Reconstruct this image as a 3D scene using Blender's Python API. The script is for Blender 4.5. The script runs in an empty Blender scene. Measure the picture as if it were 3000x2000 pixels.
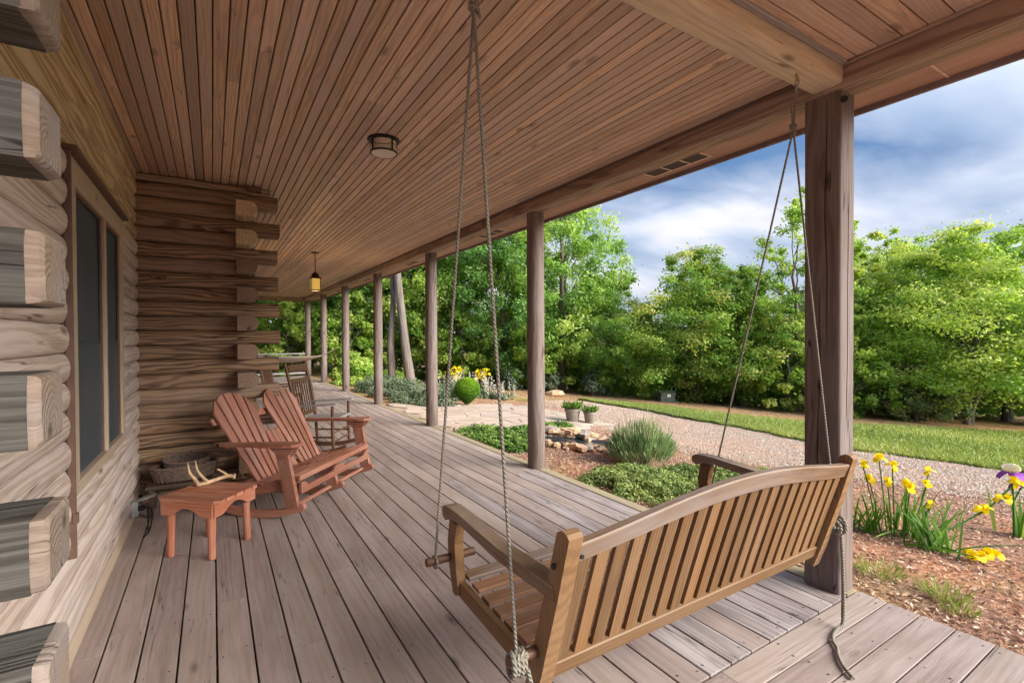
import bpy, math, random
import numpy as np
from mathutils import Vector, Matrix

S = bpy.context.scene
COL = S.collection
PI = math.pi

# ------------------------------------------------------------------ camera
cam_d = bpy.data.cameras.new('camera')
cam = bpy.data.objects.new('camera', cam_d)
COL.objects.link(cam)
cam_d.sensor_width = 36.0
cam_d.lens = 17.055
cam_d.clip_start = 0.02
cam_d.clip_end = 3000
_yaw, _pit, _rol = math.radians(31.698), math.radians(-0.655), math.radians(-0.312)
_fw = Vector((math.sin(_yaw) * math.cos(_pit), math.cos(_yaw) * math.cos(_pit), math.sin(_pit)))
_rt = Vector((math.cos(_yaw), -math.sin(_yaw), 0))
_up = _rt.cross(_fw)
_r2 = _rt * math.cos(_rol) + _up * math.sin(_rol)
_u2 = -_rt * math.sin(_rol) + _up * math.cos(_rol)
cam.matrix_world = Matrix(((_r2.x, _u2.x, -_fw.x, 0), (_r2.y, _u2.y, -_fw.y, 0), (_r2.z, _u2.z, -_fw.z, 1.45), (0, 0, 0, 1)))
S.camera = cam

# ------------------------------------------------------------------ world, sun, exposure
SUN_DIR = Vector((-0.44, 0.70, -0.46)).normalized()      # the way the light travels
SUN_EL = math.asin(-SUN_DIR.z)
SUN_AZ = math.atan2(-SUN_DIR.x, -SUN_DIR.y)
SKY_STRENGTH = 0.043
CLOUD_OFFSET = (41.3, 58.6, 0)
EXPOSURE = 2.15
W = bpy.data.worlds.new('World')
S.world = W
W.use_nodes = True
sun_d = bpy.data.lights.new('sun', 'SUN')
sun = bpy.data.objects.new('sun', sun_d)
COL.objects.link(sun)
sun_d.energy = 2.4
sun_d.angle = math.radians(42)
sun_d.color = (1.0, 0.95, 0.86)
sun.rotation_euler = SUN_DIR.to_track_quat('-Z', 'Y').to_euler()
sun.location = (6, -8, 8)
S.view_settings.view_transform = 'Standard'
S.view_settings.look = 'None'
S.view_settings.gamma = 1.0
S.view_settings.use_curve_mapping = False
S.view_settings.exposure = EXPOSURE
S.render.engine = 'CYCLES'
S.cycles.use_denoising = True
S.cycles.max_bounces = 7
S.cycles.diffuse_bounces = 5
S.cycles.glossy_bounces = 2
S.cycles.transmission_bounces = 4
S.cycles.use_adaptive_sampling = True
S.cycles.adaptive_threshold = 0.03
S.cycles.transparent_max_bounces = 12
S.cycles.caustics_reflective = False
S.cycles.caustics_refractive = False
S.cycles.sample_clamp_indirect = 8.0


# ------------------------------------------------------------------ node helpers
def nd(T, kind, props=None, **ins):
    n = T.nodes.new(kind)
    for k, v in (props or {}).items():
        setattr(n, k, v)
    for k, v in ins.items():
        s = n.inputs[int(k[1:])] if k[0] == '_' else n.inputs[k.replace('_', ' ')]
        if isinstance(v, bpy.types.NodeSocket):
            T.links.new(v, s)
        else:
            s.default_value = v
    return n


def mth(T, op, a, b=None, c=None, clamp=False):
    n = T.nodes.new('ShaderNodeMath')
    n.operation = op
    n.use_clamp = clamp
    for i, v in enumerate((a, b, c)):
        if v is None:
            continue
        if isinstance(v, bpy.types.NodeSocket):
            T.links.new(v, n.inputs[i])
        else:
            n.inputs[i].default_value = v
    return n.outputs[0]


def vmul(T, v, s):
    return nd(T, 'ShaderNodeVectorMath', {'operation': 'MULTIPLY'}, _0=v, _1=s).outputs[0]


def vadd(T, v, s):
    return nd(T, 'ShaderNodeVectorMath', {'operation': 'ADD'}, _0=v, _1=s).outputs[0]


def noise(T, vec, scale=1.0, detail=3.0, rough=0.55, dist=0.0):
    return nd(T, 'ShaderNodeTexNoise', None, Vector=vec, Scale=scale, Detail=detail, Roughness=rough, Distortion=dist).outputs[0]


def ramp(T, fac, stops, interp='LINEAR'):
    n = T.nodes.new('ShaderNodeValToRGB')
    n.color_ramp.interpolation = interp
    el = n.color_ramp.elements
    while len(el) < len(stops):
        el.new(0.5)
    for e, (p, c) in zip(el, stops):
        e.position = p
        e.color = (c, c, c, 1) if isinstance(c, (int, float)) else (*c, 1)
    T.links.new(fac, n.inputs[0])
    return n.outputs[0]


def mix(T, fac, a, b, mode='MIX'):
    n = T.nodes.new('ShaderNodeMix')
    n.data_type = 'RGBA'
    n.blend_type = mode
    for i, v in ((0, fac), (6, a), (7, b)):
        if isinstance(v, bpy.types.NodeSocket):
            T.links.new(v, n.inputs[i])
        elif i == 0:
            n.inputs[0].default_value = v
        else:
            n.inputs[i].default_value = (*v, 1)
    return n.outputs[2]


def new_mat(name):
    m = bpy.data.materials.new(name)
    m.use_nodes = True
    T = m.node_tree
    return m, T, T.nodes['Principled BSDF']


def setin(T, node, key, v):
    if isinstance(v, bpy.types.NodeSocket):
        T.links.new(v, node.inputs[key])
    else:
        node.inputs[key].default_value = v if not isinstance(v, tuple) or len(v) == 4 else (*v, 1)


# ------------------------------------------------------------------ sky with broken cloud
def build_sky():
    T = W.node_tree
    for n in list(T.nodes):
        T.nodes.remove(n)
    out = T.nodes.new('ShaderNodeOutputWorld')
    bg = T.nodes.new('ShaderNodeBackground')
    sky = nd(T, 'ShaderNodeTexSky', {'sky_type': 'NISHITA', 'sun_disc': False, 'sun_elevation': SUN_EL,
                                     'sun_rotation': SUN_AZ, 'air_density': 1.0, 'dust_density': 1.2, 'ozone_density': 1.6})
    tc = nd(T, 'ShaderNodeTexCoord').outputs['Generated']
    sp = nd(T, 'ShaderNodeSeparateXYZ', None, _0=tc)
    z = mth(T, 'ADD', mth(T, 'MAXIMUM', sp.outputs[2], 0.0), 0.16)
    cx = mth(T, 'DIVIDE', sp.outputs[0], z)
    cy = mth(T, 'DIVIDE', sp.outputs[1], z)
    v = nd(T, 'ShaderNodeCombineXYZ', None, _0=mth(T, 'MULTIPLY', cx, 0.62), _1=mth(T, 'MULTIPLY', cy, 1.0), _2=0.0).outputs[0]
    v = vadd(T, v, CLOUD_OFFSET)
    n1 = noise(T, v, 0.50, 5, 0.50, 0.5)
    n3 = noise(T, v, 3.2, 6, 0.60, 0.3)
    n2 = noise(T, vadd(T, v, (11, 3, 5)), 1.0, 4, 0.55, 0.4)
    f = mth(T, 'ADD', n1, mth(T, 'MULTIPLY', mth(T, 'SUBTRACT', n3, 0.5), 0.13))
    cov = ramp(T, f, [(0.475, 0.0), (0.54, 0.62), (0.61, 1.0)])
    cov = mth(T, 'MAXIMUM', cov, ramp(T, mth(T, 'ADD', sp.outputs[2], mth(T, 'MULTIPLY', mth(T, 'SUBTRACT', n3, 0.5), 0.10)), [(0.22, 0.92), (0.30, 0.0)]))
    shade = ramp(T, n2, [(0.36, (2.6, 3.5, 5.0)), (0.48, (4.9, 5.4, 6.5)), (0.61, (7.0, 6.9, 7.4))])
    blue = mix(T, 0.80, sky.outputs[0], ramp(T, n2, [(0.35, (0.55, 1.30, 2.9)), (0.62, (1.1, 2.1, 3.9))]))
    col = mix(T, cov, blue, shade)
    lum = mth(T, 'ADD', 0.70, mth(T, 'MULTIPLY', mth(T, 'MAXIMUM', sp.outputs[2], 0.0), 0.6))
    col = mix(T, 1.0, col, nd(T, 'ShaderNodeCombineColor', None, _0=lum, _1=lum, _2=lum).outputs[0], 'MULTIPLY')
    T.links.new(col, bg.inputs[0])
    bg.inputs[1].default_value = SKY_STRENGTH
    T.links.new(bg.outputs[0], out.inputs[0])


build_sky()


# ------------------------------------------------------------------ mesh builder (writes a grain coordinate g on each vertex)
class MB:
    def __init__(s):
        s.v, s.f, s.g, s.sm = [], [], [], []

    def add(s, vs, fs, gs=None, smooth=False):
        o = len(s.v)
        s.v += [tuple(v) for v in vs]
        s.f += [tuple(i + o for i in f) for f in fs]
        s.g += [tuple(g) for g in (gs or vs)]
        s.sm += [smooth] * len(fs)
        return s

    def prof(s, p0, p1, pts, up=(0, 0, 1), smooth=False, off=0.0, ends=True):
        """sweep a closed profile pts [(side, up)] straight from p0 to p1"""
        p0, p1 = Vector(p0), Vector(p1)
        d = (p1 - p0)
        L = d.length
        d.normalize()
        u = Vector(up)
        sd = d.cross(u)
        if sd.length < 1e-5:
            sd = d.cross(Vector((0, 1, 0)))
        sd.normalize()
        u = sd.cross(d).normalized()
        n = len(pts)
        vs, gs = [], []
        for P_, t in ((p0, 0.0), (p1, L)):
            for a, b in pts:
                vs.append(P_ + sd * a + u * b)
                gs.append((t + off, a, b))
        fs = [(i, (i + 1) % n, n + (i + 1) % n, n + i) for i in range(n)]
        s.add(vs, fs, gs, smooth)
        if ends:
            s.add(vs[:n], [tuple(range(n - 1, -1, -1))], gs[:n])
            s.add(vs[n:], [tuple(range(n))], gs[n:])
        return s

    def bar(s, p0, p1, w, h, up=(0, 0, 1), ch=0.004, off=None):
        """board: w across, h along up, long edges chamfered"""
        c = min(ch, w * 0.3, h * 0.3)
        a, b = w / 2, h / 2
        pts = [(-a + c, -b), (a - c, -b), (a, -b + c), (a, b - c), (a - c, b), (-a + c, b), (-a, b - c), (-a, -b + c)]
        return s.prof(p0, p1, pts, up, off=random.random() * 9 if off is None else off)

    def box(s, c, d, ch=0.003):
        c = Vector(c)
        i = max(range(3), key=lambda k: d[k])
        ax = Vector((0, 0, 0))
        ax[i] = d[i] / 2
        if i == 2:
            return s.bar(c - ax, c + ax, d[0], d[1], (0, 1, 0), ch)
        return s.bar(c - ax, c + ax, d[1] if i == 0 else d[0], d[2], (0, 0, 1), ch)

    def plate(s, O, A, B, pts, t, gax=0):
        """polygon pts in the frame O + a*A + b*B, made t thick along A x B"""
        O, A, B = Vector(O), Vector(A).normalized(), Vector(B).normalized()
        N = A.cross(B).normalized() * t
        n = len(pts)
        r = random.random() * 7
        base = [O + A * a + B * b for a, b in pts]
        vs = base + [p + N for p in base]
        gs = []
        for k in (0, t):
            for a, b in pts:
                gs.append((b + r, a, k) if gax else (a + r, b, k))
        s.add(vs, [(i, (i + 1) % n, n + (i + 1) % n, n + i) for i in range(n)], gs)
        s.add(vs[:n], [tuple(range(n - 1, -1, -1))], gs[:n])
        s.add(vs[n:], [tuple(range(n))], gs[n:])
        return s

    def tube(s, path, rad, n=8, cap=True, smooth=True):
        path = [Vector(p) for p in path]
        m = len(path)
        if not hasattr(rad, '__len__'):
            rad = [rad] * m
        vs, gs = [], []
        ref = None
        L = random.random() * 5
        for i, p in enumerate(path):
            d = (path[min(i + 1, m - 1)] - path[max(i - 1, 0)]).normalized()
            if ref is None:
                ref = d.orthogonal().normalized()
            ref = (ref - d * ref.dot(d))
            if ref.length < 1e-6:
                ref = d.orthogonal()
            ref.normalize()
            b = d.cross(ref)
            if i:
                L += (p - path[i - 1]).length
            for k in range(n):
                a = 2 * PI * k / n
                o = ref * math.cos(a) + b * math.sin(a)
                vs.append(p + o * rad[i])
                gs.append((L, math.cos(a) * rad[i], math.sin(a) * rad[i]))
        fs = []
        for i in range(m - 1):
            for k in range(n):
                k2 = (k + 1) % n
                fs.append((i * n + k, i * n + k2, (i + 1) * n + k2, (i + 1) * n + k))
        s.add(vs, fs, gs, smooth)
        if cap:
            s.add(vs[:n], [tuple(range(n - 1, -1, -1))], gs[:n])
            s.add(vs[-n:], [tuple(range(n))], gs[-n:])
        return s

    def lathe(s, c, prof, n=20, smooth=True, sx=1.0, sy=1.0):
        """prof [(r, z)] turned round the vertical through c"""
        c = Vector(c)
        vs = []
        for r, z in prof:
            for k in range(n):
                a = 2 * PI * k / n
                vs.append(c + Vector((r * math.cos(a) * sx, r * math.sin(a) * sy, z)))
        fs = []
        for i in range(len(prof) - 1):
            for k in range(n):
                k2 = (k + 1) % n
                fs.append((i * n + k, i * n + k2, (i + 1) * n + k2, (i + 1) * n + k))
        s.add(vs, fs, None, smooth)
        s.add(vs[:n], [tuple(range(n - 1, -1, -1))])
        s.add(vs[-n:], [tuple(range(n))])
        return s

    def build(s, name, mat, parent=None, kind=None, loc=None):
        me = bpy.data.meshes.new(name)
        me.from_pydata(s.v, [], s.f)
        at = me.attributes.new('g', 'FLOAT_VECTOR', 'POINT')
        at.data.foreach_set('vector', np.array(s.g, dtype=np.float32).ravel())
        me.polygons.foreach_set('use_smooth', s.sm)
        if any(s.sm):
            me.set_sharp_from_angle(angle=math.radians(42))
        me.materials.append(mat)
        return link(name, me, parent, kind, loc)


def link(name, me, parent=None, kind=None, loc=None):
    o = bpy.data.objects.new(name, me)
    COL.objects.link(o)
    if parent is not None:
        o.parent = parent
    if kind:
        o['kind'] = kind
    if loc is not None:
        o.location = loc
    return o


def tag(o, label, cat, group=None):
    o['label'] = label
    o['category'] = cat
    if group:
        o['group'] = group
    return o


def thing(name, label, cat, loc=(0, 0, 0), rz=0.0, group=None):
    o = bpy.data.objects.new(name, None)
    o.empty_display_size = 0.1
    COL.objects.link(o)
    o.location = loc
    o.rotation_euler = (0, 0, rz)
    return tag(o, label, cat, group)


def cards(name, P, A, B, tint, mat, parent=None, kind=None):
    """numpy cloud of small leaf faces: centre P, half axes A and B; tint 0..1 per leaf"""
    n = len(P)
    V4 = np.empty((n, 4, 3), np.float32)
    V4[:, 0] = P - A
    V4[:, 1] = P + B - A * 0.1
    V4[:, 2] = P + A
    V4[:, 3] = P - B - A * 0.1
    me = bpy.data.meshes.new(name)
    me.vertices.add(4 * n)
    me.vertices.foreach_set('co', V4.ravel())
    me.loops.add(4 * n)
    me.loops.foreach_set('vertex_index', np.arange(4 * n, dtype=np.int32))
    me.polygons.add(n)
    me.polygons.foreach_set('loop_start', np.arange(0, 4 * n, 4, dtype=np.int32))
    at = me.attributes.new('tint', 'FLOAT', 'POINT')
    at.data.foreach_set('value', np.repeat(tint.astype(np.float32), 4))
    me.update(calc_edges=True)
    me.materials.append(mat)
    return me if name.startswith('mesh:') else link(name, me, parent, kind)


def rand_dirs(rng, n):
    d = rng.normal(size=(n, 3))
    return d / np.linalg.norm(d, axis=1, keepdims=True)


def leaf_axes(rng, N, size, wide=0.55):
    """leaf half axes lying across normals N"""
    r = rand_dirs(rng, len(N))
    A = np.cross(N, r)
    A /= np.linalg.norm(A, axis=1, keepdims=True) + 1e-9
    B = np.cross(N, A)
    sz = (size * (0.65 + 0.7 * rng.random(len(N))))[:, None] * 0.5
    return A * sz, B * sz * wide


def ground_z(x, y):
    t = np.maximum(0.0, np.asarray(x, float) - 3.6)
    z = -0.10 - 0.085 * np.minimum(t, 40.0)
    return z + 0.02 * np.sin(0.9 * np.asarray(x) + 1.3) * np.sin(0.7 * np.asarray(y)) * np.clip(t / 3.0, 0, 1)


def gz(x, y):
    return float(ground_z(x, y))
# ------------------------------------------------------------------ materials
def wood(name, light, dark, contrast=0.7, ring=55.0, warp=3.0, var=0.25, rough=0.62, knots=0.5, grey=None, greyamt=0.3,
         fib=0.35, bump=0.25, hue=None, stretch=1.0, spec=0.3, crack=0.0):
    m, T, b = new_mat(name)
    g = nd(T, 'ShaderNodeAttribute', {'attribute_name': 'g'}).outputs['Vector']
    oi = nd(T, 'ShaderNodeObjectInfo').outputs['Random']
    r2 = mth(T, 'FRACT', mth(T, 'MULTIPLY', oi, 71.3))
    off = nd(T, 'ShaderNodeCombineXYZ', None, _0=mth(T, 'MULTIPLY', oi, 37.0), _1=0.0, _2=0.0).outputs[0]
    v = vadd(T, g, off)
    sp = nd(T, 'ShaderNodeSeparateXYZ', None, _0=v)
    n1 = noise(T, vmul(T, v, (1.1 * stretch, 8.0, 8.0)), 1.0, 2.5, 0.5)
    kn = nd(T, 'ShaderNodeTexVoronoi', {'feature': 'F1'}, Vector=vmul(T, v, (3.4, 9.5, 9.5)), Scale=1.0)
    kd = ramp(T, kn.outputs['Distance'], [(0.06, 1.0), (0.24, 0.0)])
    ksel = mth(T, 'GREATER_THAN', nd(T, 'ShaderNodeSeparateColor', None, _0=kn.outputs['Color']).outputs[0], 1.0 - 0.14 * knots)
    kd = mth(T, 'MULTIPLY', kd, ksel)
    yy = mth(T, 'ADD', sp.outputs[1], mth(T, 'MULTIPLY', mth(T, 'SUBTRACT', r2, 0.5), 0.12))
    zz = mth(T, 'ADD', sp.outputs[2], 0.035)
    rad = mth(T, 'SQRT', mth(T, 'ADD', mth(T, 'MULTIPLY', yy, yy), mth(T, 'MULTIPLY', zz, zz)))
    c = mth(T, 'ADD', mth(T, 'MULTIPLY', rad, ring), mth(T, 'MULTIPLY', n1, warp))
    c = mth(T, 'ADD', c, mth(T, 'MULTIPLY', kd, 1.6))
    s = mth(T, 'ADD', mth(T, 'MULTIPLY', mth(T, 'SINE', mth(T, 'MULTIPLY', c, 6.2832)), 0.5), 0.5)
    s = ramp(T, s, [(0.25, 0.0), (0.85, 1.0)])
    f = noise(T, vmul(T, v, (6.0, 170.0, 170.0)), 1.0, 2.0, 0.6)
    blot = noise(T, vmul(T, v, (1.6, 7.0, 7.0)), 1.0, 3.0, 0.6)
    col = mix(T, mth(T, 'MULTIPLY', s, contrast), light, dark)
    col = mix(T, mth(T, 'MULTIPLY', ramp(T, f, [(0.35, 0.0), (0.7, 1.0)]), fib), col, mix(T, 1.0, col, (0.5, 0.47, 0.45), 'MULTIPLY'))
    if hue:
        col = mix(T, mth(T, 'MULTIPLY', ramp(T, r2, [(0.35, 0.0), (1.0, 1.0)]), 0.65), col, hue)
    if grey:
        col = mix(T, mth(T, 'MULTIPLY', ramp(T, blot, [(0.4, 0.0), (0.66, 1.0)]), greyamt), col, grey)
    col = mix(T, mth(T, 'MULTIPLY', kd, 0.8), col, tuple(k * 0.28 for k in dark))
    val = mth(T, 'ADD', 1.0 - var, mth(T, 'MULTIPLY', oi, 2 * var))
    val = mth(T, 'MULTIPLY', val, mth(T, 'ADD', 0.86, mth(T, 'MULTIPLY', blot, 0.28)))
    vv = nd(T, 'ShaderNodeCombineColor', None, _0=val, _1=val, _2=val).outputs[0]
    col = mix(T, 1.0, col, vv, 'MULTIPLY')
    if crack:
        cn = noise(T, vmul(T, vadd(T, v, (5, 1, 2)), (0.55, 17.0, 17.0)), 1.0, 2.0, 0.5)
        cl = ramp(T, mth(T, 'ABSOLUTE', mth(T, 'SUBTRACT', cn, 0.5)), [(0.003, 1.0), (0.010, 0.0)])
        cm = ramp(T, noise(T, vmul(T, v, (1.3, 4.0, 4.0)), 1.0, 1.0, 0.5), [(0.50, 0.0), (0.58, 1.0)])
        ck = mth(T, 'MULTIPLY', mth(T, 'MULTIPLY', cl, cm), crack)
        col = mix(T, ck, col, tuple(k * 0.22 for k in dark))
    setin(T, b, 'Base Color', col)
    setin(T, b, 'Roughness', mth(T, 'ADD', rough - 0.08, mth(T, 'MULTIPLY', blot, 0.16)))
    setin(T, b, 'Specular IOR Level', spec)
    h = mth(T, 'SUBTRACT', mth(T, 'MULTIPLY', s, -0.5), mth(T, 'MULTIPLY', f, 0.8))
    bp = nd(T, 'ShaderNodeBump', None, Strength=bump, Distance=0.004, Height=h)
    T.links.new(bp.outputs[0], b.inputs['Normal'])
    return m


def plain(name, col, rough=0.5, metal=0.0, vary=0.15, scale=20.0, spec=0.4, bump=0.0, attr=False):
    m, T, b = new_mat(name)
    tc = nd(T, 'ShaderNodeTexCoord').outputs['Object']
    n = noise(T, tc, scale, 4, 0.6)
    c = mix(T, ramp(T, n, [(0.3, 0.0), (0.7, 1.0)]), tuple(k * (1 - vary) for k in col), tuple(min(1, k * (1 + vary)) for k in col))
    setin(T, b, 'Base Color', c)
    setin(T, b, 'Roughness', rough)
    setin(T, b, 'Metallic', metal)
    setin(T, b, 'Specular IOR Level', spec)
    if bump:
        bp = nd(T, 'ShaderNodeBump', None, Strength=bump, Distance=0.01, Height=n)
        T.links.new(bp.outputs[0], b.inputs['Normal'])
    return m


def leaf(name, stops, trans=0.48, rough=0.55, objvar=0.2):
    m, T, b = new_mat(name)
    t = nd(T, 'ShaderNodeAttribute', {'attribute_name': 'tint'}).outputs['Fac']
    oi = nd(T, 'ShaderNodeObjectInfo').outputs['Random']
    t = mth(T, 'ADD', t, mth(T, 'MULTIPLY', mth(T, 'SUBTRACT', oi, 0.5), objvar), clamp=True)
    c = ramp(T, t, stops)
    setin(T, b, 'Base Color', c)
    setin(T, b, 'Roughness', rough)
    setin(T, b, 'Specular IOR Level', 0.25)
    tr = nd(T, 'ShaderNodeBsdfTranslucent', None, Color=mix(T, 1.0, c, (1.25, 1.2, 0.6), 'MULTIPLY'))
    ms = nd(T, 'ShaderNodeMixShader', None, _0=trans)
    T.links.new(b.outputs[0], ms.inputs[1])
    T.links.new(tr.outputs[0], ms.inputs[2])
    T.links.new(ms.outputs[0], T.nodes['Material Output'].inputs[0])
    return m


M = {}
M['deck'] = wood('deck_boards', (0.335, 0.262, 0.238), (0.24, 0.178, 0.158), 0.45, 40, 3.0, 0.10, 0.66, 0.3,
                 (0.41, 0.34, 0.328), 0.42, 0.38, 0.22, (0.34, 0.278, 0.235), 1.0, 0.3, 0.6)
M['deck_grey'] = wood('deck_boards_weathered', (0.345, 0.292, 0.285), (0.20, 0.157, 0.15), 0.75, 60, 3.5, 0.12, 0.7, 0.4,
                      (0.44, 0.405, 0.415), 0.4, 0.5, 0.3, None, 1.0, 0.3, 0.9)
M['deck_edge'] = wood('deck_edge_board', (0.345, 0.28, 0.20), (0.25, 0.19, 0.135), 0.5, 45, 3, 0.06, 0.7, 0.2,
                      (0.30, 0.28, 0.12), 0.5, 0.3, 0.2)
M['ceil'] = wood('ceiling_boards', (0.73, 0.50, 0.345), (0.46, 0.295, 0.20), 0.60, 60, 4.5, 0.21, 0.55, 1.5,
                 (0.47, 0.36, 0.33), 0.55, 0.35, 0.18, (0.50, 0.385, 0.34), 1.1, 0.25, 0.4)
M['groove'] = plain('ceiling_groove', (0.15, 0.08, 0.048), 0.7)
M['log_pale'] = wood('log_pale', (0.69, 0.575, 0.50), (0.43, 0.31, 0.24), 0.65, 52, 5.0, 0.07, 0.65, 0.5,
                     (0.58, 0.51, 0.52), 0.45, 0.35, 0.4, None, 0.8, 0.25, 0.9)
M['log_gold'] = wood('log_gold', (0.70, 0.54, 0.34), (0.36, 0.225, 0.11), 0.75, 60, 6.0, 0.08, 0.6, 0.6,
                     (0.60, 0.50, 0.40), 0.3, 0.3, 0.35, None, 0.8, 0.25, 0.6)
M['log_brown'] = wood('log_brown', (0.39, 0.25, 0.145), (0.11, 0.064, 0.038), 0.88, 55, 6.5, 0.16, 0.6, 1.0,
                      (0.27, 0.205, 0.18), 0.4, 0.4, 0.55, (0.30, 0.205, 0.15), 0.95, 0.25, 0.9)
M['log_cut'] = wood('log_cut_end', (0.34, 0.265, 0.21), (0.23, 0.165, 0.125), 0.35, 60, 3.5, 0.10, 0.75, 0.6,
                    (0.25, 0.225, 0.22), 0.6, 0.45, 0.7, None, 2.0, 0.2, 1.0)
M['log_end'] = wood('log_end_weathered', (0.135, 0.130, 0.115), (0.040, 0.030, 0.024), 0.6, 60, 6.0, 0.10, 0.85, 0.6,
                    (0.115, 0.122, 0.122), 0.5, 0.7, 1.0, None, 0.7, 0.2, 1.0)
M['post'] = wood('post_wood', (0.215, 0.165, 0.145), (0.11, 0.078, 0.065), 0.6, 40, 4.0, 0.07, 0.7, 0.7,
                 (0.19, 0.162, 0.162), 0.45, 0.4, 0.35, None, 1.2, 0.25, 1.0)
M['beam'] = wood('beam_wood', (0.43, 0.30, 0.215), (0.17, 0.105, 0.07), 0.75, 36, 5.0, 0.06, 0.65, 0.9,
                 (0.30, 0.24, 0.22), 0.5, 0.35, 0.35, None, 0.8, 0.25, 0.7)
M['header'] = wood('header_beam_wood', (0.74, 0.60, 0.44), (0.53, 0.40, 0.265), 0.5, 30, 5.0, 0.03, 0.65, 1.6,
                   (0.48, 0.40, 0.33), 0.75, 0.35, 0.35, None, 0.9, 0.25, 0.8)
M['soffit'] = wood('soffit_rough', (0.52, 0.325, 0.25), (0.40, 0.24, 0.18), 0.5, 90, 2.0, 0.05, 0.7, 0.1,
                   (0.46, 0.31, 0.26), 0.4, 0.5, 0.4)
M['fascia'] = plain('fascia_paint', (0.22, 0.165, 0.165), 0.6, scale=6)
M['trim'] = wood('window_trim', (0.50, 0.39, 0.29), (0.42, 0.31, 0.22), 0.4, 30, 3, 0.04, 0.6, 0.3,
                 (0.48, 0.38, 0.31), 0.4, 0.2, 0.12)
M['flash'] = plain('brown_metal', (0.13, 0.075, 0.055), 0.5, scale=9)
M['swing'] = wood('swing_teak', (0.235, 0.13, 0.056), (0.128, 0.066, 0.029), 0.6, 70, 3.5, 0.20, 0.45, 0.3,
                  (0.23, 0.15, 0.092), 0.5, 0.4, 0.2, (0.215, 0.105, 0.038))
M['swing_top'] = wood('swing_teak_greyed', (0.245, 0.155, 0.090), (0.15, 0.085, 0.046), 0.55, 50, 3.0, 0.05, 0.5, 0.3,
                      (0.30, 0.26, 0.245), 0.6, 0.4, 0.2)
M['swing_seat'] = wood('swing_seat_teak', (0.34, 0.175, 0.088), (0.22, 0.105, 0.05), 0.45, 60, 3.0, 0.1, 0.45, 0.15,
                       (0.36, 0.24, 0.17), 0.35, 0.3, 0.15)
M['red'] = wood('red_stain', (0.35, 0.138, 0.085), (0.20, 0.072, 0.043), 0.6, 60, 4.0, 0.20, 0.5, 0.4,
                (0.42, 0.24, 0.19), 0.55, 0.45, 0.25, (0.28, 0.105, 0.06))
M['red_table'] = wood('red_stain_table', (0.45, 0.165, 0.092), (0.28, 0.09, 0.05), 0.6, 60, 4.0, 0.14, 0.45, 0.3,
                      (0.50, 0.28, 0.205), 0.6, 0.4, 0.2)
M['chair'] = wood('chair_brown', (0.135, 0.068, 0.036), (0.06, 0.028, 0.016), 0.5, 60, 3, 0.1, 0.5, 0.2, None, 0, 0.3, 0.1)
M['greywood'] = wood('grey_rail', (0.36, 0.34, 0.34), (0.25, 0.23, 0.23), 0.5, 50, 3, 0.05, 0.7, 0.2, None, 0, 0.4, 0.2)
M['darkwood'] = wood('dark_stool', (0.07, 0.045, 0.03), (0.03, 0.02, 0.015), 0.5, 50, 3, 0.05, 0.6, 0.2, None, 0, 0.4, 0.2)
M['black'] = plain('black_iron', (0.012, 0.011, 0.010), 0.45, 0.3)
M['bronze'] = plain('dark_bronze', (0.035, 0.024, 0.014), 0.5, 0.5)
M['brass'] = plain('brass_hook', (0.42, 0.30, 0.10), 0.35, 0.9)
M['steel'] = plain('dull_steel', (0.35, 0.34, 0.33), 0.4, 0.8)
M['frost'] = plain('frosted_glass', (0.62, 0.54, 0.47), 0.35, scale=3, spec=0.5)
M['antler'] = plain('antler_bone', (0.46, 0.31, 0.18), 0.45, vary=0.35, scale=26)
M['wicker'] = plain('wicker', (0.12, 0.08, 0.062), 0.7, vary=0.45, scale=45)
M['grey_box'] = plain('grey_plastic', (0.30, 0.31, 0.31), 0.5)
M['pot'] = plain('clay_pot_grey', (0.235, 0.205, 0.175), 0.75, vary=0.22, scale=9)
M['soil'] = plain('potting_soil', (0.05, 0.035, 0.025), 0.9)
M['cloth'] = plain('hammock_cloth', (0.55, 0.47, 0.38), 0.9)
M['rock'] = plain('fieldstone', (0.58, 0.375, 0.235), 0.8, vary=0.45, scale=5, bump=0.4)
M['rock_grey'] = plain('fieldstone_grey', (0.27, 0.22, 0.185), 0.8, vary=0.4, scale=6, bump=0.4)
M['liner'] = plain('pond_liner', (0.02, 0.022, 0.024), 0.4)
M['ubox'] = plain('utility_green', (0.085, 0.11, 0.095), 0.5, vary=0.2, scale=4)
M['white'] = plain('white_label', (0.75, 0.75, 0.75), 0.5)
M['vent'] = plain('vent_mesh', (0.055, 0.032, 0.03), 0.7, scale=90)
M['ventframe'] = plain('vent_frame', (0.66, 0.48, 0.41), 0.6)


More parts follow.
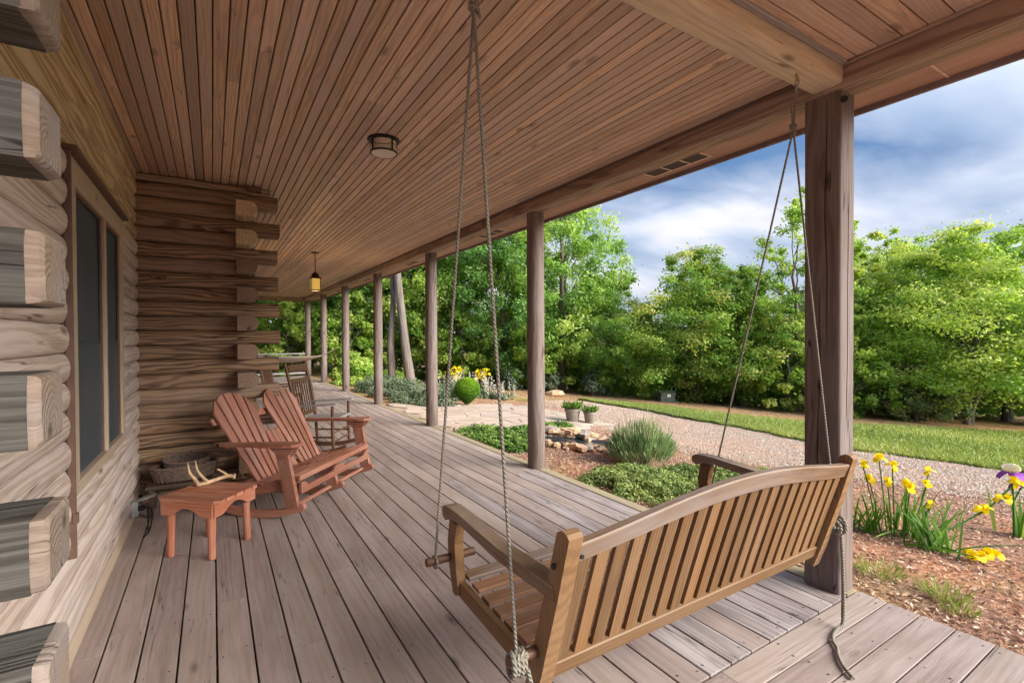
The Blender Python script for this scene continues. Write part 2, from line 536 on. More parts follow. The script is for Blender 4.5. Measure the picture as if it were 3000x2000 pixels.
def rope_mat():
    m, T, b = new_mat('braided_rope')
    g = nd(T, 'ShaderNodeAttribute', {'attribute_name': 'g'}).outputs['Vector']
    sp = nd(T, 'ShaderNodeSeparateXYZ', None, _0=g)
    ang = mth(T, 'ARCTAN2', sp.outputs[2], sp.outputs[1])
    w = mth(T, 'SINE', mth(T, 'ADD', mth(T, 'MULTIPLY', sp.outputs[0], 420.0), mth(T, 'MULTIPLY', ang, 3.0)))
    n = noise(T, g, 60, 3, 0.6)
    blot = noise(T, vmul(T, g, (2.2, 1, 1)), 1.0, 3, 0.6)
    c = mix(T, mth(T, 'ADD', mth(T, 'MULTIPLY', w, 0.3), 0.5), (0.16, 0.135, 0.10), (0.35, 0.31, 0.25))
    c = mix(T, mth(T, 'MULTIPLY', n, 0.5), c, (0.20, 0.18, 0.155))
    c = mix(T, ramp(T, blot, [(0.45, 0.0), (0.65, 0.5)]), c, (0.15, 0.165, 0.145))
    setin(T, b, 'Base Color', c)
    setin(T, b, 'Roughness', 0.85)
    bp = nd(T, 'ShaderNodeBump', None, Strength=0.7, Distance=0.003, Height=w)
    T.links.new(bp.outputs[0], b.inputs['Normal'])
    return m


M['rope'] = rope_mat()


def screen_mat():
    m, T, b = new_mat('window_screen')
    g = nd(T, 'ShaderNodeTexCoord').outputs['Object']
    n = noise(T, vmul(T, g, (1, 9, 0.7)), 1.0, 4, 0.6)
    c = mix(T, n, (0.035, 0.052, 0.064), (0.075, 0.10, 0.12))
    setin(T, b, 'Base Color', c)
    setin(T, b, 'Roughness', 0.42)
    setin(T, b, 'Specular IOR Level', 0.3)
    return m


M['screen'] = screen_mat()


def water_mat():
    m, T, b = new_mat('pond_water')
    setin(T, b, 'Base Color', (0.03, 0.04, 0.045))
    setin(T, b, 'Roughness', 0.06)
    n = noise(T, nd(T, 'ShaderNodeTexCoord').outputs['Object'], 14, 2, 0.5)
    bp = nd(T, 'ShaderNodeBump', None, Strength=0.12, Distance=0.01, Height=n)
    T.links.new(bp.outputs[0], b.inputs['Normal'])
    return m


M['water'] = water_mat()


def glow_mat():
    m, T, b = new_mat('amber_glass_lit')
    setin(T, b, 'Base Color', (0.45, 0.24, 0.07))
    setin(T, b, 'Emission Color', (1.0, 0.60, 0.12))
    setin(T, b, 'Emission Strength', 0.12)
    setin(T, b, 'Roughness', 0.3)
    return m


M['amber'] = glow_mat()


def bulb_mat():
    m, T, b = new_mat('bulb_lit')
    setin(T, b, 'Base Color', (1, 0.8, 0.3))
    setin(T, b, 'Emission Color', (1.0, 0.72, 0.10))
    setin(T, b, 'Emission Strength', 0.7)
    return m


M['bulb'] = bulb_mat()


def bark(name, a, b_):
    m, T, b = new_mat(name)
    g = nd(T, 'ShaderNodeAttribute', {'attribute_name': 'g'}).outputs['Vector']
    n = noise(T, vmul(T, g, (2.0, 26, 26)), 1.0, 5, 0.65)
    n2 = noise(T, vmul(T, g, (0.8, 3, 3)), 1.0, 2, 0.5)
    c = mix(T, ramp(T, n, [(0.35, 0.0), (0.65, 1.0)]), a, b_)
    c = mix(T, mth(T, 'MULTIPLY', n2, 0.5), c, tuple(k * 0.6 for k in b_))
    setin(T, b, 'Base Color', c)
    setin(T, b, 'Roughness', 0.9)
    bp = nd(T, 'ShaderNodeBump', None, Strength=0.8, Distance=0.03, Height=n)
    T.links.new(bp.outputs[0], b.inputs['Normal'])
    return m


M['bark'] = bark('bark_grey', (0.09, 0.07, 0.055), (0.24, 0.20, 0.17))
M['bark_pine'] = bark('bark_pine', (0.085, 0.066, 0.055), (0.27, 0.225, 0.20))

M['leaf'] = leaf('leaf_green', [(0.0, (0.105, 0.215, 0.055)), (0.45, (0.215, 0.395, 0.085)), (0.8, (0.36, 0.54, 0.13)), (1.0, (0.52, 0.64, 0.21))])
M['leaf_lime'] = leaf('leaf_lime', [(0.0, (0.125, 0.235, 0.045)), (0.45, (0.26, 0.425, 0.075)), (0.8, (0.43, 0.57, 0.13)), (1.0, (0.58, 0.64, 0.22))])
M['leaf_blue'] = leaf('leaf_cool', [(0.0, (0.085, 0.195, 0.065)), (0.45, (0.17, 0.355, 0.105)), (0.8, (0.28, 0.47, 0.14)), (1.0, (0.43, 0.59, 0.21))])
M['leaf_red'] = leaf('leaf_maple_red_tips', [(0.0, (0.105, 0.20, 0.045)), (0.45, (0.22, 0.38, 0.075)), (0.74, (0.38, 0.51, 0.12)), (0.86, (0.54, 0.49, 0.17)), (1.0, (0.56, 0.40, 0.20))], objvar=0.0)
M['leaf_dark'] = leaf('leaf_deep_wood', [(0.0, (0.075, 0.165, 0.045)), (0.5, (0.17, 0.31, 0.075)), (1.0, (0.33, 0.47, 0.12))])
M['leaf_sage'] = leaf('leaf_sage', [(0.0, (0.06, 0.085, 0.055)), (0.5, (0.15, 0.20, 0.12)), (1.0, (0.29, 0.33, 0.21))], 0.2)
M['leaf_lav'] = leaf('leaf_lavender', [(0.0, (0.09, 0.12, 0.075)), (0.4, (0.20, 0.30, 0.15)), (0.75, (0.33, 0.46, 0.23)), (0.9, (0.42, 0.41, 0.28)), (1.0, (0.50, 0.42, 0.32))], 0.2)
M['leaf_yew'] = leaf('leaf_clipped_yew', [(0.0, (0.03, 0.09, 0.006)), (0.5, (0.12, 0.28, 0.012)), (1.0, (0.30, 0.45, 0.02))], 0.25, objvar=0.0)
M['leaf_cover'] = leaf('leaf_groundcover', [(0.0, (0.03, 0.06, 0.02)), (0.5, (0.10, 0.20, 0.04)), (1.0, (0.24, 0.36, 0.07))], 0.25)
M['leaf_junip'] = leaf('leaf_juniper', [(0.0, (0.048, 0.072, 0.029)), (0.5, (0.166, 0.245, 0.073)), (1.0, (0.372, 0.432, 0.132))], 0.2)
M['leaf_pine'] = leaf('leaf_young_pine', [(0.0, (0.070, 0.112, 0.049)), (0.5, (0.182, 0.252, 0.105)), (1.0, (0.336, 0.378, 0.168))], 0.2)
M['iris_leaf'] = leaf('leaf_iris', [(0.0, (0.05, 0.15, 0.02)), (0.6, (0.12, 0.27, 0.05)), (1.0, (0.30, 0.42, 0.12))], 0.3)
M['yellow'] = leaf('petal_yellow', [(0.0, (0.80, 0.58, 0.0)), (1.0, (0.92, 0.76, 0.006))], 0.25, objvar=0.1)
M['purple'] = leaf('petal_purple', [(0.0, (0.10, 0.012, 0.20)), (1.0, (0.24, 0.03, 0.36))], 0.25)
M['whitepetal'] = leaf('petal_white', [(0.0, (0.65, 0.62, 0.62)), (1.0, (0.85, 0.82, 0.85))], 0.3)
M['spike'] = leaf('woolly_flower_spike', [(0.0, (0.42, 0.40, 0.34)), (0.7, (0.70, 0.66, 0.60)), (1.0, (0.62, 0.45, 0.42))], 0.3)
M['grass'] = leaf('lawn_blades', [(0.0, (0.16, 0.23, 0.06)), (0.5, (0.31, 0.38, 0.11)), (0.8, (0.42, 0.45, 0.15)), (1.0, (0.52, 0.47, 0.24))], 0.3, objvar=0.0)
M['tuft'] = leaf('weed_blades', [(0.0, (0.13, 0.22, 0.04)), (0.6, (0.27, 0.36, 0.07)), (1.0, (0.45, 0.45, 0.16))], 0.3)
M['straw'] = leaf('straw_bits', [(0.0, (0.16, 0.08, 0.05)), (0.35, (0.33, 0.18, 0.11)), (0.7, (0.46, 0.30, 0.20)), (1.0, (0.62, 0.49, 0.37))], 0.0, 0.9, 0.0)


def ground_mat():
    m, T, b = new_mat('garden_soil')
    p = nd(T, 'ShaderNodeNewGeometry').outputs['Position']
    sp = nd(T, 'ShaderNodeSeparateXYZ', None, _0=p)
    n = noise(T, p, 1.3, 5, 0.6)
    nf = noise(T, p, 22, 5, 0.7)
    nv = noise(T, p, 70, 3, 0.7)
    mulch = ramp(T, nf, [(0.28, (0.13, 0.062, 0.042)), (0.5, (0.33, 0.18, 0.125)), (0.72, (0.50, 0.33, 0.245))])
    clay = ramp(T, nf, [(0.3, (0.42, 0.17, 0.085)), (0.7, (0.60, 0.31, 0.18))])
    strawc = ramp(T, nf, [(0.3, (0.30, 0.16, 0.075)), (0.55, (0.47, 0.285, 0.14)), (0.75, (0.56, 0.40, 0.22))])
    leafl = ramp(T, nf, [(0.3, (0.10, 0.06, 0.035)), (0.7, (0.24, 0.14, 0.085))])
    grn = ramp(T, nv, [(0.3, (0.14, 0.19, 0.05)), (0.7, (0.36, 0.38, 0.12))])
    c = mix(T, ramp(T, n, [(0.45, 0.0), (0.62, 0.85)]), mulch, clay)
    far = ramp(T, mth(T, 'ADD', mth(T, 'MULTIPLY', mth(T, 'SUBTRACT', sp.outputs[0], 10.0), 0.25), mth(T, 'MULTIPLY', mth(T, 'SUBTRACT', n, 0.5), 0.8)), [(0.0, 0.0), (0.5, 1.0)])
    fary = ramp(T, mth(T, 'ADD', mth(T, 'MULTIPLY', mth(T, 'SUBTRACT', sp.outputs[1], 10.5), 0.3), mth(T, 'MULTIPLY', mth(T, 'SUBTRACT', n, 0.5), 0.6)), [(0.0, 0.0), (0.5, 1.0)])
    c = mix(T, mth(T, 'MAXIMUM', far, fary), c, strawc)
    deep = ramp(T, mth(T, 'MULTIPLY', mth(T, 'SUBTRACT', mth(T, 'ADD', sp.outputs[0], mth(T, 'MULTIPLY', sp.outputs[1], 0.55)), 27.0), 0.3), [(0.0, 0.0), (1.0, 1.0)])
    c = mix(T, deep, c, leafl)
    g2 = noise(T, vadd(T, p, (7, 3, 1)), 0.9, 4, 0.6)
    c = mix(T, mth(T, 'MULTIPLY', ramp(T, g2, [(0.52, 0.0), (0.68, 1.0)]), 0.45), c, grn)
    setin(T, b, 'Base Color', c)
    setin(T, b, 'Roughness', 0.95)
    setin(T, b, 'Specular IOR Level', 0.1)
    bp = nd(T, 'ShaderNodeBump', None, Strength=0.9, Distance=0.03, Height=mth(T, 'ADD', nf, mth(T, 'MULTIPLY', nv, 0.5)))
    T.links.new(bp.outputs[0], b.inputs['Normal'])
    return m


def gravel_mat():
    m, T, b = new_mat('gravel')
    p = nd(T, 'ShaderNodeNewGeometry').outputs['Position']
    vo = nd(T, 'ShaderNodeTexVoronoi', None, Vector=p, Scale=34.0)
    vs = nd(T, 'ShaderNodeSeparateColor', None, _0=vo.outputs['Color']).outputs[0]
    n = noise(T, p, 1.1, 4, 0.6)
    c = ramp(T, vs, [(0.0, (0.26, 0.19, 0.15)), (0.4, (0.46, 0.36, 0.29)), (0.75, (0.58, 0.48, 0.40)), (1.0, (0.66, 0.58, 0.52))])
    c = mix(T, mth(T, 'MULTIPLY', ramp(T, vo.outputs['Distance'], [(0.35, 0.0), (0.7, 1.0)]), 0.6), c, (0.20, 0.145, 0.11))
    c = mix(T, ramp(T, n, [(0.42, 0.0), (0.64, 0.7)]), c, (0.50, 0.31, 0.205))
    setin(T, b, 'Base Color', c)
    setin(T, b, 'Roughness', 0.9)
    setin(T, b, 'Specular IOR Level', 0.15)
    bp = nd(T, 'ShaderNodeBump', {'invert': True}, Strength=0.8, Distance=0.02, Height=vo.outputs['Distance'])
    T.links.new(bp.outputs[0], b.inputs['Normal'])
    return m


def lawn_mat():
    m, T, b = new_mat('lawn_turf')
    p = nd(T, 'ShaderNodeNewGeometry').outputs['Position']
    n = noise(T, p, 0.8, 4, 0.6)
    nf = noise(T, p, 45, 4, 0.7)
    c = ramp(T, nf, [(0.3, (0.17, 0.22, 0.06)), (0.55, (0.30, 0.36, 0.11)), (0.75, (0.41, 0.43, 0.16))])
    c = mix(T, ramp(T, n, [(0.48, 0.0), (0.7, 0.7)]), c, (0.44, 0.36, 0.15))
    setin(T, b, 'Base Color', c)
    setin(T, b, 'Roughness', 0.95)
    setin(T, b, 'Specular IOR Level', 0.1)
    bp = nd(T, 'ShaderNodeBump', None, Strength=0.8, Distance=0.03, Height=nf)
    T.links.new(bp.outputs[0], b.inputs['Normal'])
    return m


def flag_mat():
    m, T, b = new_mat('flagstone')
    p = nd(T, 'ShaderNodeNewGeometry').outputs['Position']
    oi = nd(T, 'ShaderNodeObjectInfo').outputs['Random']
    n = noise(T, p, 5, 5, 0.65)
    c = ramp(T, oi, [(0.0, (0.42, 0.315, 0.25)), (0.35, (0.48, 0.37, 0.295)), (0.7, (0.44, 0.355, 0.30)), (1.0, (0.51, 0.395, 0.305))])
    c = mix(T, ramp(T, n, [(0.35, 0.0), (0.7, 0.5)]), c, (0.30, 0.22, 0.17))
    setin(T, b, 'Base Color', c)
    setin(T, b, 'Roughness', 0.8)
    bp = nd(T, 'ShaderNodeBump', None, Strength=0.5, Distance=0.02, Height=n)
    T.links.new(bp.outputs[0], b.inputs['Normal'])
    return m


M['ground'] = ground_mat()
M['gravel'] = gravel_mat()
M['lawn'] = lawn_mat()
M['flag'] = flag_mat()
M['pebble'] = leaf('pebbles', [(0.0, (0.30, 0.195, 0.145)), (0.35, (0.46, 0.33, 0.25)), (0.7, (0.56, 0.435, 0.35)), (0.92, (0.62, 0.53, 0.455)), (1.0, (0.74, 0.70, 0.66))], 0.0, 0.85, 0.0)
# ------------------------------------------------------------------ ground, drive, lawn
random.seed(4)
RNG = np.random.default_rng(11)


def sheet(name, xs_of_y, ys, nx, dz, mat, kind='structure'):
    vs, fs = [], []
    for y in ys:
        x0, x1 = xs_of_y(y)
        for i in range(nx + 1):
            x = x0 + (x1 - x0) * i / nx
            vs.append((x, y, gz(x, y) + dz))
    w = nx + 1
    for j in range(len(ys) - 1):
        for i in range(nx):
            a = j * w + i
            fs.append((a, a + 1, a + w + 1, a + w))
    me = bpy.data.meshes.new(name)
    me.from_pydata(vs, [], fs)
    me.materials.append(mat)
    return link(name, me, None, kind)


def build_ground():
    xs = [-900, -300, -100, -40, -15, -5] + list(np.arange(-2, 48.1, 0.5)) + [60, 90, 150, 400, 900]
    ys = [-900, -300, -100, -50] + list(np.arange(-30, 45.1, 0.5)) + [60, 90, 150, 400, 900]
    vs = [(x, y, gz(x, y)) for y in ys for x in xs]
    w = len(xs)
    fs = [(j * w + i, j * w + i + 1, (j + 1) * w + i + 1, (j + 1) * w + i) for j in range(len(ys) - 1) for i in range(w - 1)]
    me = bpy.data.meshes.new('ground')
    me.from_pydata(vs, [], fs)
    me.materials.append(M['ground'])
    link('ground', me, None, 'structure')


def interp(tab, y):
    return float(np.interp(y, [t[0] for t in tab], [t[1] for t in tab]))


DRIVE_NEAR = [(-25, 8.4), (0.5, 8.0), (1.6, 7.6), (3.0, 6.7), (4.2, 5.95), (6.4, 6.3), (8.5, 7.0), (10.5, 8.0), (12.0, 9.6)]
DRIVE_FAR = [(-25, 11.5), (0.5, 11.2), (2.2, 10.7), (4.1, 9.75), (6.8, 9.9), (9.0, 10.2), (11.1, 10.45), (12.0, 10.4)]
LAWN_FAR = [(-25, 40), (0, 34), (3.0, 25.5), (4.5, 20.3), (5.8, 16.4), (7.2, 13.8), (9.0, 12.5), (11.0, 11.6), (12.6, 10.6)]


def drive_x(y):
    w = 0.12 * math.sin(y * 2.3) + 0.08 * math.sin(y * 5.1 + 1)
    return interp(DRIVE_NEAR, y) + w, interp(DRIVE_FAR, y) + 0.1 * math.sin(y * 1.9 + 2)


def lawn_x(y):
    return drive_x(min(y, 12.0))[1] + 0.02 + 0.05 * math.sin(y * 9), interp(LAWN_FAR, y) + 0.25 * math.sin(y * 1.3)


build_ground()
sheet('gravel_drive', drive_x, list(np.arange(-25, 12.01, 0.25)), 14, 0.006, M['gravel'])
sheet('lawn', lawn_x, list(np.arange(-25, 12.51, 0.25)), 24, 0.010, M['lawn'])


def pebbles(name, P, size, tint, mat, kind='stuff'):
    """flattened little octahedra"""
    n = len(P)
    d = np.array([(1, 0, 0), (0, 1, 0), (-1, 0, 0), (0, -1, 0), (0, 0, 0.6), (0, 0, -0.3)], float)
    V = np.repeat(d[None], n, 0) * size[:, None, None] * (0.6 + 0.8 * RNG.random((n, 6, 1)))
    a = RNG.random(n) * 6.28
    c, s = np.cos(a)[:, None], np.sin(a)[:, None]
    X = V[:, :, 0] * c - V[:, :, 1] * s
    Y = V[:, :, 0] * s + V[:, :, 1] * c
    V = np.stack([X, Y, V[:, :, 2]], 2) + P[:, None, :]
    F = np.array([(0, 1, 4), (1, 2, 4), (2, 3, 4), (3, 0, 4), (1, 0, 5), (2, 1, 5), (3, 2, 5), (0, 3, 5)])
    idx = (np.arange(n)[:, None, None] * 6 + F[None]).reshape(-1)
    me = bpy.data.meshes.new(name)
    me.vertices.add(6 * n)
    me.vertices.foreach_set('co', V.reshape(-1).astype(np.float32))
    me.loops.add(len(idx))
    me.loops.foreach_set('vertex_index', idx.astype(np.int32))
    me.polygons.add(len(idx) // 3)
    me.polygons.foreach_set('loop_start', np.arange(0, len(idx), 3, dtype=np.int32))
    at = me.attributes.new('tint', 'FLOAT', 'POINT')
    at.data.foreach_set('value', np.repeat(tint.astype(np.float32), 6))
    me.update(calc_edges=True)
    me.materials.append(mat)
    return link(name, me, None, kind)


def scatter_gravel():
    n = 75000
    y = RNG.uniform(-3, 12, n)
    e = np.array([drive_x(k) for k in y])
    u = RNG.beta(1.9, 1.3, n)
    x = e[:, 0] - 1.5 + (e[:, 1] - e[:, 0] + 1.6) * u
    P = np.stack([x, y, ground_z(x, y) + 0.012], 1)
    tag(pebbles('gravel_stones', P, 0.005 + 0.011 * RNG.random(n) ** 2, RNG.random(n), M['pebble']),
        'loose pale gravel stones covering the drive beyond the garden', 'gravel')


scatter_gravel()


def scatter_lawn():
    n = 150000
    y = RNG.uniform(-4, 12.4, n)
    e = np.array([lawn_x(k) for k in np.linspace(-4, 12.4, 400)])
    x0 = np.interp(y, np.linspace(-4, 12.4, 400), e[:, 0])
    x1 = np.interp(y, np.linspace(-4, 12.4, 400), e[:, 1])
    u = RNG.random(n) ** 1.5
    x = x0 - 0.12 + (x1 - x0 + 0.2) * u
    h = 0.025 + 0.035 * RNG.random(n)
    P = np.stack([x, y, ground_z(x, y) + h * 0.8], 1)
    A = np.stack([RNG.normal(0, 0.5, n), RNG.normal(0, 0.5, n), np.ones(n)], 1) * h[:, None]
    B = np.stack([RNG.normal(0, 1, n), RNG.normal(0, 1, n), np.zeros(n)], 1)
    B /= np.linalg.norm(B, axis=1, keepdims=True)
    t = np.clip(0.45 + 0.22 * np.sin(x * 1.1) * np.sin(y * 0.8 + 1) + RNG.normal(0, 0.2, n), 0, 1)
    tag(cards('lawn_grass', P, A, B * (0.006 + 0.0006 * x)[:, None], t, M['grass'], None, 'stuff'),
        'mown yellow green lawn grass beyond the gravel drive', 'grass')


scatter_lawn()


def scatter_mulch():
    n = 46000
    x = 3.15 + 5.2 * RNG.random(n) ** 1.35
    y = RNG.uniform(-1.5, 7.0, n)
    keep = ~((x < 7.2) & (y > 6.8))
    dx = np.array([interp(DRIVE_NEAR, k) for k in y])
    keep &= x < dx + 0.4
    x, y = x[keep], y[keep]
    n = len(x)
    N = rand_dirs(RNG, n)
    N[:, 2] = np.abs(N[:, 2]) + 1.2
    N /= np.linalg.norm(N, axis=1, keepdims=True)
    A, B = leaf_axes(RNG, N, np.full(n, 0.034), 0.38)
    P = np.stack([x, y, ground_z(x, y) + 0.012], 1)
    tag(cards('bark_mulch', P, A, B, RNG.random(n) ** 1.1, M['straw'], None, 'stuff'),
        'reddish brown bark mulch strewn over the bed beside the deck', 'mulch')
    n = 30000
    x = RNG.uniform(6, 17, n)
    y = RNG.uniform(8, 22, n)
    keep = (y > 10.8) | (x > 12)
    x, y = x[keep], y[keep]
    n = len(x)
    N = rand_dirs(RNG, n)
    N[:, 2] = np.abs(N[:, 2]) + 2
    N /= np.linalg.norm(N, axis=1, keepdims=True)
    A, B = leaf_axes(RNG, N, np.full(n, 0.09), 0.16)
    tag(cards('pine_straw', np.stack([x, y, ground_z(x, y) + 0.012], 1), A, B, 0.3 + 0.6 * RNG.random(n), M['straw'], None, 'stuff'),
        'orange pine straw lying between the lawn and the woods', 'straw')


scatter_mulch()


# flagstone patio: every stone its own piece
def build_patio():
    base = sheet('patio', lambda y: (3.2, interp([(6.9, 4.5), (7.3, 6.9), (9.0, 7.3), (10.3, 7.0), (10.8, 6.0)], y)),
                 list(np.arange(6.9, 10.81, 0.2)), 10, 0.004, M['gravel'])
    rnd = random.Random(8)
    nx, ny = 9, 9
    gx = [[3.25 + i * 0.46 + rnd.uniform(-.13, .13) + (0.2 if j % 2 else 0) for i in range(nx + 1)] for j in range(ny + 1)]
    gy = [[6.95 + j * 0.43 + rnd.uniform(-.11, .11) for i in range(nx + 1)] for j in range(ny + 1)]
    for j in range(ny):
        for i in range(nx):
            q = [(gx[j][i], gy[j][i]), (gx[j][i + 1], gy[j][i + 1]), (gx[j + 1][i + 1], gy[j + 1][i + 1]), (gx[j + 1][i], gy[j + 1][i])]
            cx, cy = sum(p[0] for p in q) / 4, sum(p[1] for p in q) / 4
            if cx > interp([(6.9, 4.6), (7.3, 6.9), (9.0, 7.3), (10.3, 7.1), (10.8, 6.0)], cy):
                continue
            out = []
            for k in range(4):
                a, b = q[k], q[(k + 1) % 4]
                for t in (0.12, 0.5, 0.88):
                    px, py = a[0] + (b[0] - a[0]) * t, a[1] + (b[1] - a[1]) * t
                    f = 0.975 + rnd.uniform(-.02, .015)
                    out.append((cx + (px - cx) * f, cy + (py - cy) * f))
            top = 0.022 + rnd.uniform(0, .010)
            n = len(out)
            tilt = rnd.uniform(-.01, .01)
            vs = [(x, y, gz(x, y) - 0.02) for x, y in out] + [(x, y, gz(x, y) + top - 0.007) for x, y in out] + \
                 [(cx + (x - cx) * .95, cy + (y - cy) * .95, gz(x, y) + top + tilt * (x - cx)) for x, y in out]
            fs = [(k, (k + 1) % n, n + (k + 1) % n, n + k) for k in range(n)] + \
                 [(n + k, n + (k + 1) % n, 2 * n + (k + 1) % n, 2 * n + k) for k in range(n)] + [tuple(range(2 * n, 3 * n))]
            MB().add(vs, fs).build('flagstone', M['flag'], base)


build_patio()

# ------------------------------------------------------------------ deck
CEIL = 2.91
deck = thing('porch_deck', 'brown board deck of the porch', 'deck')
deck['kind'] = 'structure'
del deck['category']


def board_runs(a, b, lo, hi, rnd):
    cuts = [a]
    x = a + rnd.uniform(lo * 0.4, hi)
    while x < b - 0.9:
        cuts.append(x)
        x += rnd.uniform(lo, hi)
    cuts.append(b)
    return list(zip(cuts[:-1], cuts[1:]))


def build_deck():
    rnd = random.Random(21)
    for i in range(24):
        x = -0.593 + 0.149 * i
        if x + 0.07 < 0.5:
            spans = board_runs(1.305, 5.33, 2.6, 4.2, rnd)
        else:
            spans = board_runs(1.305, 19.6, 2.8, 4.9, rnd)
        for a, b in spans:
            dz = rnd.uniform(-.0012, .0012)
            MB().bar((x + 0.0745, a + 0.0025, -0.016 + dz), (x + 0.0745, b - 0.0025, -0.016 + dz), 0.1408, 0.032, ch=0.002).build('plank', M['deck_grey' if b < 4.6 and x > 1.25 else 'deck'], deck)
    for a, b in board_runs(1.305, 19.6, 3.2, 5.0, rnd):
        MB().bar((3.046, a + .0015, -0.0155), (3.046, b - .0015, -0.0155), 0.108, 0.033, ch=0.005).build('edge_plank', M['deck_edge'], deck)
    for j in range(17):
        y = 1.2985 - 0.1425 * (j + 1) + 0.071
        for a, b in board_runs(-3.0, 3.095, 2.4, 4.6, rnd):
            if b < 1.0:
                continue
            MB().bar((a + .0015, y, -0.0165), (b - .0015, y, -0.0165), 0.1352, 0.031, ch=0.0015).build('plank', M['deck'], deck)
    MB().bar((3.105, -1.05, -0.085), (3.105, 19.6, -0.085), 0.02, 0.10).build('rim_board', M['deck_edge'], deck)
    MB().bar((-3.0, -1.14, -0.085), (3.1, -1.14, -0.085), 0.02, 0.10).build('rim_board', M['deck_edge'], deck)


build_deck()


def build_nails():
    rnd = random.Random(9)
    mb = MB()
    def nail(x, y):
        r = rnd.uniform(.0028, .0048)
        ph = rnd.random()
        mb.add([(x + r * math.cos(ph + k * PI / 3), y + r * math.sin(ph + k * PI / 3) * rnd.uniform(.8, 1.6), .0018) for k in range(6)], [tuple(range(6))])
    for i in range(24):
        x = -0.593 + 0.149 * i
        y = 1.36
        while y < (5.3 if x < .45 else 11.0):
            for o in (.028, .121):
                if rnd.random() < .85:
                    nail(x + o + rnd.gauss(0, .004), y + rnd.gauss(0, .012))
            y += 0.405
    for j in range(10):
        y = 1.2985 - 0.1425 * (j + 1) + 0.071
        for k in range(9):
            for o in (-.042, .042):
                nail(-0.2 + k * .405 + rnd.gauss(0, .01), y + o)
    mb.build('nail_heads', M['black'], deck, 'stuff')


build_nails()


# ------------------------------------------------------------------ posts
def post_square():
    """the near post: squared, two faces rounded over, with drying cracks"""
    h = 0.097
    r = (0.030, 0.012, 0.018, 0.055)          # corner radii: (+,+) (-,+) (-,-) (+,-)
    prof = []
    for (cx, cy, a0), rr in zip(((1, 1, 0), (-1, 1, 90), (-1, -1, 180), (1, -1, 270)), r):
        for q in range(6):
            a = math.radians(a0 + 18 * q)
            prof.append((cx * (h - rr) + rr * math.cos(a), cy * (h - rr) + rr * math.sin(a)))
        x0, y0 = prof[-1]
        nx, ny = {0: (-h + r[1], h), 90: (-h, -h + r[2]), 180: (h - r[3], -h), 270: (h, h - r[0])}[a0]
        for q in range(1, 12):
            prof.append((x0 + (nx - x0) * q / 12, y0 + (ny - y0) * q / 12))
    # cracks as narrow notches: find the profile vertex nearest a wanted spot
    def near(px, py):
        return min(range(len(prof)), key=lambda k: (prof[k][0] - px) ** 2 + (prof[k][1] - py) ** 2)
    cracks = [(near(-h, 0.012), .020, .05, 1.75, 0.0), (near(-h, -0.030), .022, 1.35, 2.80, 1.0), (near(-0.02, -h), .014, .9, 2.3, 2.0), (near(0.04, -h), .010, .05, 1.3, 4.0)]
    n = len(prof)
    rings = 40
    vs, gs, fs = [], [], []
    for q in range(rings + 1):
        z = 2.83 * q / rings
        for k, (x, y) in enumerate(prof):
            dx = dy = 0.0
            for kc, dp, z0, z1, ph in cracks:
                if z0 < z < z1:
                    e = min(1, (z - z0) * 4, (z1 - z) * 4)
                    w = .006 * math.sin(z * 3.1 + ph) + .003 * math.sin(z * 9 + ph)
                    on_x = abs(prof[kc][0] + h) < 1e-6
                    if k in (kc - 1, kc, kc + 1):
                        if on_x:
                            y = prof[kc][1] + w + (kc - k) * .0045
                            dx = dp * e if k == kc else 0
                        else:
                            x = prof[kc][0] + w + (k - kc) * .0045
                            dy = dp * e if k == kc else 0
            vs.append((x + dx, y + dy, z))
            gs.append((z, x, y))
    for q in range(rings):
        for k in range(n):
            k2 = (k + 1) % n
            fs.append((q * n + k, q * n + k2, (q + 1) * n + k2, (q + 1) * n + k))
    return MB().add(vs, fs, gs, True)


PX, PY0, PS = 3.035, 1.42, 2.995
o = post_square().build('porch_post', M['post'], None, None, (PX + 0.005, PY0, 0.0))
tag(o, 'thick squared porch post with drying cracks standing behind the bench swing', 'post', 'posts along the porch edge')
ORD = ['second porch post from the swing, standing beside the stone pond', 'third porch post from the swing, standing at the flagstone patio',
       'fourth porch post from the swing, standing before the grey green hedge', 'fifth porch post from the swing, beside the bright lime shrub',
       'sixth porch post from the swing, where the hammock crosses', 'last porch post at the far corner holding the grey rail']
for k in range(1, 7):
    path = [(0, 0, z) for z in (0.0, 0.004, 0.7, 1.4, 2.1, 2.80)]
    rr = [0.094, 0.097, 0.096, 0.097, 0.095, 0.094]
    MBp = MB().tube([(0.002 * math.sin(k + z * 2), 0.002 * math.cos(k * 2 + z), z) for _, _, z in path], rr, 20)
    o = MBp.build('porch_post', M['post'], None, None, (PX, PY0 + PS * k, 0))
    tag(o, 'round ' + ORD[k - 1], 'post', 'posts along the porch edge')
b_ = MB().tube([(2.975, 1.318, 2.74), (2.955, 1.312, 2.735)], 0.012, 8).tube([(2.955, 1.312, 2.735), (2.95, 1.310, 2.733)], 0.02, 6)
tag(b_.build('bolt_head', M['black']), 'black bolt head at the top of the squared porch post', 'bolt')

# ------------------------------------------------------------------ porch roof: ceiling boards, beams, soffit
roof = thing('porch_roof', 'porch roof with beadboard ceiling, log beams and brown soffit', 'roof')


